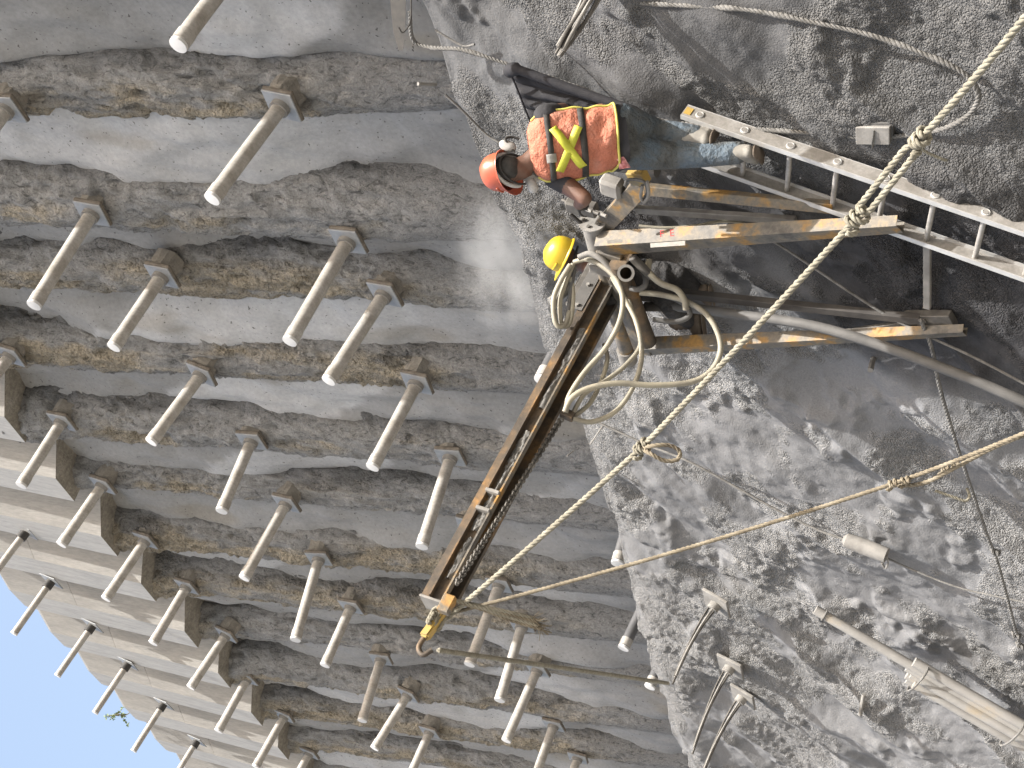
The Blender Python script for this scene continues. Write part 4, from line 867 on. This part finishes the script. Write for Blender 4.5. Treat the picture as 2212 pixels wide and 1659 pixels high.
def helmet(parent, c, up, fwd, r, mat, brim_f=.055):
    up = norm(up); fwd = norm(np.asarray(fwd) - up * (np.asarray(fwd) @ up)); side = np.cross(fwd, up); V = []; F = []; n = 36
    prof = [(1.0, 0.0), (1.0, .25), (.97, .5), (.88, .76), (.70, .98), (.45, 1.12), (.2, 1.18)]
    for k, (rr, h) in enumerate(prof):
        for i in range(n):
            a = 2 * math.pi * i / n; w = fwd * math.cos(a) * 1.14 + side * math.sin(a) * .96
            ridge = 1 + .03 * math.exp(-(math.sin(a) / .16) ** 2) * (k > 1)
            V.append(np.asarray(c) + w * r * rr + up * r * h * ridge)
    F = [(k * n + i, k * n + (i + 1) % n, (k + 1) * n + (i + 1) % n, (k + 1) * n + i) for k in range(len(prof) - 1) for i in range(n)]
    V.append(np.asarray(c) + up * r * 1.215); F += [(6 * n + i, 6 * n + (i + 1) % n, len(V) - 1) for i in range(n)]
    sh = wobj('helmet', smooth_by_angle(MB().add(V, F).mesh('helmet'), 50), mat, parent)
    V = []
    for z in (.0, -.007):
        for rr in (0, 1):
            for i in range(n):
                a = 2 * math.pi * i / n; w = fwd * math.cos(a) * 1.14 + side * math.sin(a) * .96; front = max(0, math.cos(a)) ** 2
                V.append(np.asarray(c) + w * (r * .985 + rr * (.014 + brim_f * front)) + up * (z - rr * (.010 + .012 * front)))
    F = [(i, (i + 1) % n, n + (i + 1) % n, n + i) for i in range(n)] + [(n + i, n + (i + 1) % n, 3 * n + (i + 1) % n, 3 * n + i) for i in range(n)] + [(2 * n + (i + 1) % n, 2 * n + i, 3 * n + i, 3 * n + (i + 1) % n) for i in range(n)]
    wchild('brim', smooth_by_angle(MB().add(V, F).mesh('brim'), 60), mat, sh)
    for s2 in (-1, 1):
        pts = [np.asarray(c) + (fwd * math.cos(a) * 1.14 + side * s2 * math.sin(a) * .96) * r * 1.01 + up * r * .30 for a in np.linspace(1.0, 1.7, 8)]
        wchild('slot_ridge', smooth_by_angle(MB().tube(pts, .006, 6).mesh('ridge')), mat, sh)
    return sh
def head_prims(c, up, fwd, s, mi):
    up, fwd = norm(up), norm(fwd); side = np.cross(fwd, up); bs = np.stack([side, fwd, up], 1); c = np.asarray(c)
    return [([(c + up * .02, np.array([.075, .092, .095]) * s, bs), (c - up * .055 * s + fwd * .02, np.array([.060, .072, .06]) * s, bs)], mi),
            ([(c + fwd * .095 * s - up * .0 * s, .012 * s, None), (c + fwd * .108 * s - up * .035 * s, .015 * s, None)], mi),      # nose
            ([(c + fwd * .07 * s - up * .085 * s, np.array([.03, .022, .022]) * s, bs)], mi),                                         # chin
            ([(c + fwd * .088 * s - up * .058 * s, np.array([.026, .010, .006]) * s, bs)], mi)] + \
           [([(c + side * q * .078 * s - up * .01 * s - fwd * .005, np.array([.010, .022, .032]) * s, bs)], mi) for q in (-1, 1)]
def boot(parent, ankle, toe_dir, up, mat, L=.27):
    ankle = np.asarray(ankle); f = norm(toe_dir); u = norm(np.asarray(up) - f * (np.asarray(up) @ f)); s2 = np.cross(f, u); bs = np.stack([s2, f, u], 1)
    pr = [([(ankle + u * .10, .060, None), (ankle, .055, None), (ankle - f * .03 - u * .05, (.045, .05, .04), bs)], 0),
          ([(ankle - u * .02, (.05, .055, .045), bs), (ankle + f * .12 - u * .055, (.05, .06, .036), bs), (ankle + f * .17 - u * .062, (.045, .045, .030), bs)], 0),
          ([(ankle - f * .05 - u * .06, (.042, .04, .03), bs), (ankle + f * .16 - u * .066, (.048, .05, .026), bs)], 0)]
    for k in range(3): pr.append(([(ankle + u * (.03 + .035 * k) + f * (.0 + .004 * k), (.064, .066, .012), bs)], 0))
    b = wobj('boot', body_mesh('boot', pr, .009, [mat], 2), None, parent)
    sole = wchild('sole', body_mesh('sole', [([(ankle - f * .05 - u * .098, (.044, .045, .013), bs), (ankle + f * .165 - u * .098, (.05, .055, .013), bs)], 0)], .008, [M['boot_brown']], 1), None, b)
    return b
# worker in the orange vest, on the ladder, back towards us
DW = depth(fp(1420, 310, .50))
def w(x, y, dd=0): return atd(x, y, DW + dd)
UP = np.array([0, 0, 1.]); F1 = norm([-.62, .78, 0]); R1 = np.cross(F1, UP)
p1 = empty('person', w(1630, 330), 'worker in orange vest and orange helmet standing on the ladder, back turned', 'person')
hipc = w(1338, 296); chest = w(1185, 318); neck = w(1140, 352); headc = w(1100, 368); spine = norm(chest - hipc)
Rt = norm(R1 - spine * (R1 @ spine)); Ft = np.cross(spine, Rt); Ft = Ft if Ft @ F1 > 0 else -Ft
tb_ = np.stack([Rt, Ft, spine], 1)
def tor(t, a, b): return hipc + (chest - hipc) * t + Rt * a + Ft * b
prims = [([(hipc, (.165, .125, .11), tb_), (tor(.35, 0, 0), (.155, .115, .1), tb_)], 0),
         ([(tor(.3, 0, 0), (.155, .115, .1), tb_), (tor(.75, 0, .0), (.185, .13, .12), tb_), (tor(1.0, 0, 0), (.17, .105, .085), tb_)], 1),
         ([(tor(1.02, .0, 0), .07, None), (neck, .058, None)], 2), ([(neck, .056, None), (headc, .06, None)], 2)]
shR, shL = tor(.98, .185, .0), tor(.95, -.185, .02)
elL = w(1262, 428, -.03); wrL = w(1250, 442, .16); elR = w(1216, 238, .10); wrR = w(1222, 300, .36)
prims += limb([shL, shL + (elL - shL) * .30], [.078, .068], 1) + limb([shL + (elL - shL) * .25, shL + (elL - shL) * .6, elL, elL + (wrL - elL) * .4, wrL], [.06, .056, .048, .048, .034], 2)
prims += limb([shR, shR + (elR - shR) * .4], [.078, .068], 1) + limb([shR + (elR - shR) * .3, elR, elR + (wrR - elR) * .4, wrR], [.058, .047, .046, .034], 2)
hL, hR = tor(-.05, -.095, 0), tor(-.05, .095, 0)
knL = w(1462, 338, .05); anL = w(1592, 330, -.10); knR = w(1420, 284, .12); anR = w(1500, 293, .02)
prims += [([(hipc, (.165, .125, .10), tb_), (hL, .105, None)], 0), ([(hipc, (.165, .125, .10), tb_), (hR, .105, None)], 0)]
prims += limb([hL, hL + (knL - hL) * .5, knL, knL + (anL - knL) * .35, anL], [.110, .098, .076, .078, .070], 0)
prims += limb([hR, hR + (knR - hR) * .5, knR, knR + (anR - knR) * .4, anR], [.108, .095, .074, .075, .066], 0)
FH = norm([-.80, .30, -.38]); UH = norm(UP + np.array([-.22, -.05, 0]))
prims += head_prims(headc, UH, FH, 1.0, 2)
fh = norm(wrL - elL); prims += hand(wrL, norm(fh + np.array([-.3, .5, -.2])), norm(np.cross(fh, UP)), UP * -1, 3, .9)
fh = norm(wrR - elR); prims += hand(wrR, norm(fh), norm(np.cross(fh, UP)), UP * -1, 3, .8)
wobj('body', body_mesh('body', prims, .0105, [M['jeans'], M['shirt'], M['skin'], M['glove']], 4), None, p1)
# boots with rumpled gaiters
toeL = norm(w(1625, 372, -.02) - w(1622, 318, .06)); boot(p1, anL + np.array([0, 0, -.02]), norm(np.array([-.75, .55, -.05])), UP, M['boot'])
boot(p1, anR + np.array([0, 0, -.02]), norm(np.array([-.35, .9, -.05])), UP, M['boot'])
helmet(p1, headc + UH * .035, UH, FH, .118, M['hat_orange'], .05)
# respirator straps and ear cup
sd = np.cross(FH, UH)
wobj('mask_strap', smooth_by_angle(MB().tube([headc + (FH * math.cos(a) * .118 + sd * math.sin(a) * .098) - UH * (.005 + .03 * math.cos(a)) for a in np.linspace(.9, 2 * math.pi - .9, 26)], .013, 8).mesh('strap')), M['whiteplastic'], p1)
wobj('hair', body_mesh('hair', [([(headc + UH * .02 - FH * .018, np.array([.083, .09, .09]), np.stack([sd, FH, UH], 1)), (headc - UH * .045 - FH * .035, np.array([.068, .055, .04]), np.stack([sd, FH, UH], 1))], 0)], .009, [M['band']], 2), None, p1)
wobj('mask_strap', smooth_by_angle(MB().tube([headc + (FH * math.cos(a) * .112 + sd * math.sin(a) * .094) - UH * (.045 + .03 * math.cos(a)) for a in np.linspace(.9, 2 * math.pi - .9, 26)], .007, 8).mesh('strap')), M['band'], p1)
mc = headc + FH * .11 - UH * .05; wobj('respirator', body_mesh('respirator', [([(mc, .042, None), (mc + FH * .045 - UH * .02, .03, None)], 0), ([(mc + sd * .05 - UH * .02, .03, None), (mc + sd * .085 + FH * .01 - UH * .03, .034, None)], 0), ([(mc - sd * .05 - UH * .02, .03, None), (mc - sd * .085 + FH * .01 - UH * .03, .034, None)], 0)], .008, [M['whiteplastic']], 2), None, p1)
ec = w(1100, 318, .02); wobj('ear_muff', body_mesh('ear_muff', [([(ec, (.035, .035, .045), None), (w(1088, 312, .02), .03, None)], 0)], .008, [M['whiteplastic']], 2), None, p1)
wobj('muff_band', smooth_by_angle(MB().tube(spline([w(1112, 330, .0), w(1092, 302, .0), w(1105, 296, .02), w(1122, 300, .02)], 6), .008, 8).mesh('band')), M['band'], p1)
# vest: back and front panels over the torso
def vpt(ph, t, off=0.0):                                          # ph: angle from the back centre, + towards his right; t: 0 hem .. 1 shoulder
    hw_ = np.interp(t, [-.05, .3, .7, .9, 1.0, 1.06], [.205, .20, .215, .205, .16, .10]) + off; hd = np.interp(t, [-.05, .3, .7, .9, 1.0, 1.06], [.160, .150, .160, .145, .115, .08]) + off
    wr = .006 * math.sin(ph * 7 + t * 9) + .008 * math.sin(t * 23 + ph * 3) * (1 - t)
    c = hipc + (chest - hipc) * (t * 1.12 + .10); return c + Rt * (hw_ + wr) * math.sin(ph) - Ft * (hd + wr) * math.cos(ph)
def hem(ph): return -.03 - .10 * math.exp(-((ph - .9) / .8) ** 2) * .3 + (.16 * max(0, -(ph + .75)) ** 1)
def panel(p0, p1_, nph, hf):
    ph = np.linspace(p0, p1_, nph); P = np.zeros((nph, 40, 3))
    for i, a in enumerate(ph):
        for j, t in enumerate(np.linspace(hf(a), 1.05, 40)): P[i, j] = vpt(a, t)
    return P
PT = np.array([[vpt(a, t, -.012) for t in np.linspace(-.17, .05, 8)] for a in np.linspace(0, 2 * math.pi, 40)])
wobj('shirt_tail', grid_mesh('shirt_tail', PT), M['shirt'], p1)
PB = panel(-1.30, 1.42, 40, hem); vo = wobj('vest', grid_mesh('vest', PB), M['vest'], p1)
PF = panel(math.pi - 1.35, math.pi + 1.35, 30, lambda a: -.02); wobj('vest_front', grid_mesh('vest_front', PF), M['vest'], p1)
for me_ in (vo.data, p1.children[-1].data): pass
for o_ in (vo, p1.children[-1]): so = o_.modifiers.new('thick', 'SOLIDIFY'); so.thickness = .005
def edge_tube(pts, r=.008): return smooth_by_angle(MB().tube(pts, r, 6).mesh('piping'), 80)
wchild('piping', edge_tube([vpt(-1.30, t, .004) for t in np.linspace(hem(-1.3), .98, 20)] ), M['edge'], vo)
wchild('piping', edge_tube([vpt(1.42, t, .004) for t in np.linspace(hem(1.42), .98, 20)]), M['edge'], vo)
wchild('piping', edge_tube([vpt(a, hem(a), .004) for a in np.linspace(-1.3, 1.42, 30)]), M['edge'], vo)
def strip(a0, t0, a1, t1, wd, mat, name, off=.010, n=24):
    P = np.zeros((n, 2, 3)); c = [(a0 + (a1 - a0) * i / (n - 1), t0 + (t1 - t0) * i / (n - 1)) for i in range(n)]
    mid = np.array([vpt(a, t, off) for a, t in c]); T = np.gradient(mid, axis=0)
    for i, (a, t) in enumerate(c):
        nr = norm(mid[i] - (hipc + (chest - hipc) * (t * 1.12 + .1))); s_ = norm(np.cross(T[i], nr)) * wd; P[i, 0] = mid[i] - s_; P[i, 1] = mid[i] + s_
    o = wchild(name, grid_mesh(name, P), mat, vo); so = o.modifiers.new('thick', 'SOLIDIFY'); so.thickness = .003; so.offset = 0; return o
strip(-1.25, .40, 1.38, .36, .020, M['band'], 'black_band', .008); strip(-1.2, .80, 1.35, .79, .018, M['band'], 'black_band', .008)
strip(-.62, .72, .55, .42, .025, M['hivis'], 'reflective_strip', .013); strip(-.62, .42, .60, .74, .025, M['hivis'], 'reflective_strip', .016)
strip(-.10, .80, -.36, .80, .030, M['paper'], 'vest_tag', .015, 8)
wobj('pocket_rag', grid_mesh('rag', sheet([w(1330, 340, -.09), w(1348, 338, -.10), w(1362, 362, -.10), w(1338, 366, -.08)], 8, 8, .02, 2, 3)), M['pink'], p1)
p1.children[-1].modifiers.new('thick', 'SOLIDIFY').thickness = .004

# second worker behind the rig, crouching, yellow helmet
D2 = depth(fp(1300, 590, .22)) + .05
def w2(x, y, dd=0): return atd(x, y, D2 + dd)
p2 = empty('person', w2(1500, 690), 'crouching worker in dark clothes and yellow helmet behind the rusty mast', 'person')
F2 = norm([-.85, -.15, 0]); R2 = np.cross(F2, UP); hd2 = w2(1228, 556); nk2 = w2(1264, 572); ch2 = w2(1318, 606, -.20); hp2 = w2(1430, 608, -.26); sp2 = norm(ch2 - hp2)
r2 = norm(R2 - sp2 * (R2 @ sp2)); f2 = np.cross(UP, r2) * 1.0; b2_ = np.stack([r2, norm(np.cross(sp2, r2)), sp2], 1)
pr = [([(hp2, (.17, .14, .12), b2_), ((hp2 + ch2) / 2, (.16, .13, .12), b2_), (ch2, (.17, .12, .10), b2_)], 0), ([(ch2, .08, None), (nk2, .06, None)], 1), ([(nk2, .058, None), (hd2, .06, None)], 1)]
sa, sb = ch2 + r2 * .19 - sp2 * .02, ch2 - r2 * .19 - sp2 * .02
ha, hb = w2(1272, 690, -.12), w2(1300, 640, -.28)
pr += limb([sa, w2(1330, 640, -.12), ha], [.07, .055, .038], 0) + limb([sb, w2(1345, 610, -.12), hb], [.07, .055, .038], 0)
k1, k2_ = w2(1456, 668, -.38), w2(1466, 596, -.30); a1, a2_ = w2(1490, 694, -.24), w2(1508, 632, -.22)
pr += limb([hp2 - r2 * .08, k1, a1], [.11, .078, .06], 0) + limb([hp2 + r2 * .08, k2_, a2_], [.11, .078, .06], 0)
FH2 = norm([-.85, -.1, .30]); UH2 = norm(UP * .86 + np.array([.52, .05, 0])); pr += head_prims(hd2, UH2, FH2, 1.0, 1)
pr += hand(ha, norm(np.array([-.8, -.3, .2])), UP, norm([0, 1, 0]), 1, .6) + hand(hb, norm(np.array([-.6, -.5, .1])), UP, norm([0, 1, 0]), 2, .8)
wobj('body', body_mesh('body', pr, .0115, [M['work_dark'], M['skin'], M['glove']], 4), None, p2)
boot(p2, a1, norm([-.7, -.3, -.05]), UP, M['boot_brown']); boot(p2, a2_, norm([-.8, .2, -.05]), UP, M['boot_brown'])
helmet(p2, hd2 + UH2 * .035, UH2, FH2, .125, M['hat_yellow'], .07)
s2_ = np.cross(FH2, UH2)
wobj('mask_strap', smooth_by_angle(MB().tube([hd2 + (FH2 * math.cos(a) * .112 + s2_ * math.sin(a) * .09) - UH2 * .045 for a in np.linspace(.8, 2 * math.pi - .8, 22)], .008, 8).mesh('strap')), M['band'], p2)
wobj('face_mask', body_mesh('mask', [([(hd2 + FH2 * .085 - UH2 * .05, .05, None), (hd2 + FH2 * .11 - UH2 * .06, .032, None)], 0)], .008, [M['whiteplastic']], 2), None, p2)

# ------------------------------------------------------------------ dust at the drill hole
dm = bpy.data.materials.new('drill_dust'); dm.use_nodes = True; nt = dm.node_tree; nt.nodes.clear()
ou = nt.nodes.new('ShaderNodeOutputMaterial'); vp = nt.nodes.new('ShaderNodeVolumePrincipled'); nt.links.new(vp.outputs[0], ou.inputs['Volume'])
vp.inputs['Color'].default_value = (.86, .87, .88, 1); tc = nt.nodes.new('ShaderNodeTexCoord'); ln = nt.nodes.new('ShaderNodeVectorMath'); ln.operation = 'LENGTH'
nt.links.new(tc.outputs['Object'], ln.inputs[0]); mr = nt.nodes.new('ShaderNodeMapRange'); mr.interpolation_type = 'SMOOTHSTEP'
mr.inputs['From Min'].default_value = 1.0; mr.inputs['From Max'].default_value = .15; mr.inputs['To Min'].default_value = 0; mr.inputs['To Max'].default_value = 1
nt.links.new(ln.outputs['Value'], mr.inputs['Value']); nz = nt.nodes.new('ShaderNodeTexNoise'); nz.inputs['Scale'].default_value = 2.2; nz.inputs['Detail'].default_value = 4; nt.links.new(tc.outputs['Object'], nz.inputs['Vector'])
pw = nt.nodes.new('ShaderNodeMapRange'); pw.inputs['From Min'].default_value = .38; pw.inputs['From Max'].default_value = .7; nt.links.new(nz.outputs['Fac'], pw.inputs['Value'])
mu = nt.nodes.new('ShaderNodeMath'); mu.operation = 'MULTIPLY'; nt.links.new(mr.outputs[0], mu.inputs[0]); nt.links.new(pw.outputs[0], mu.inputs[1])
m3 = nt.nodes.new('ShaderNodeMath'); m3.operation = 'MULTIPLY'; m3.inputs[1].default_value = 1.5; nt.links.new(mu.outputs[0], m3.inputs[0]); nt.links.new(m3.outputs[0], vp.inputs['Density'])
bm = bmesh.new(); bmesh.ops.create_icosphere(bm, subdivisions=3, radius=1.0); me = bpy.data.meshes.new('dust_cloud'); bm.to_mesh(me); bm.free()
dc = obj('dust_cloud', me, dm); dc.location = atd(1092, 585, depth(fp(1110, 585, -.1))).tolist(); dc.scale = (1.0, .55, .5)
tag(dc, 'pale dust drifting from the drill hole beside the yellow helmet', 'dust', kind='stuff')
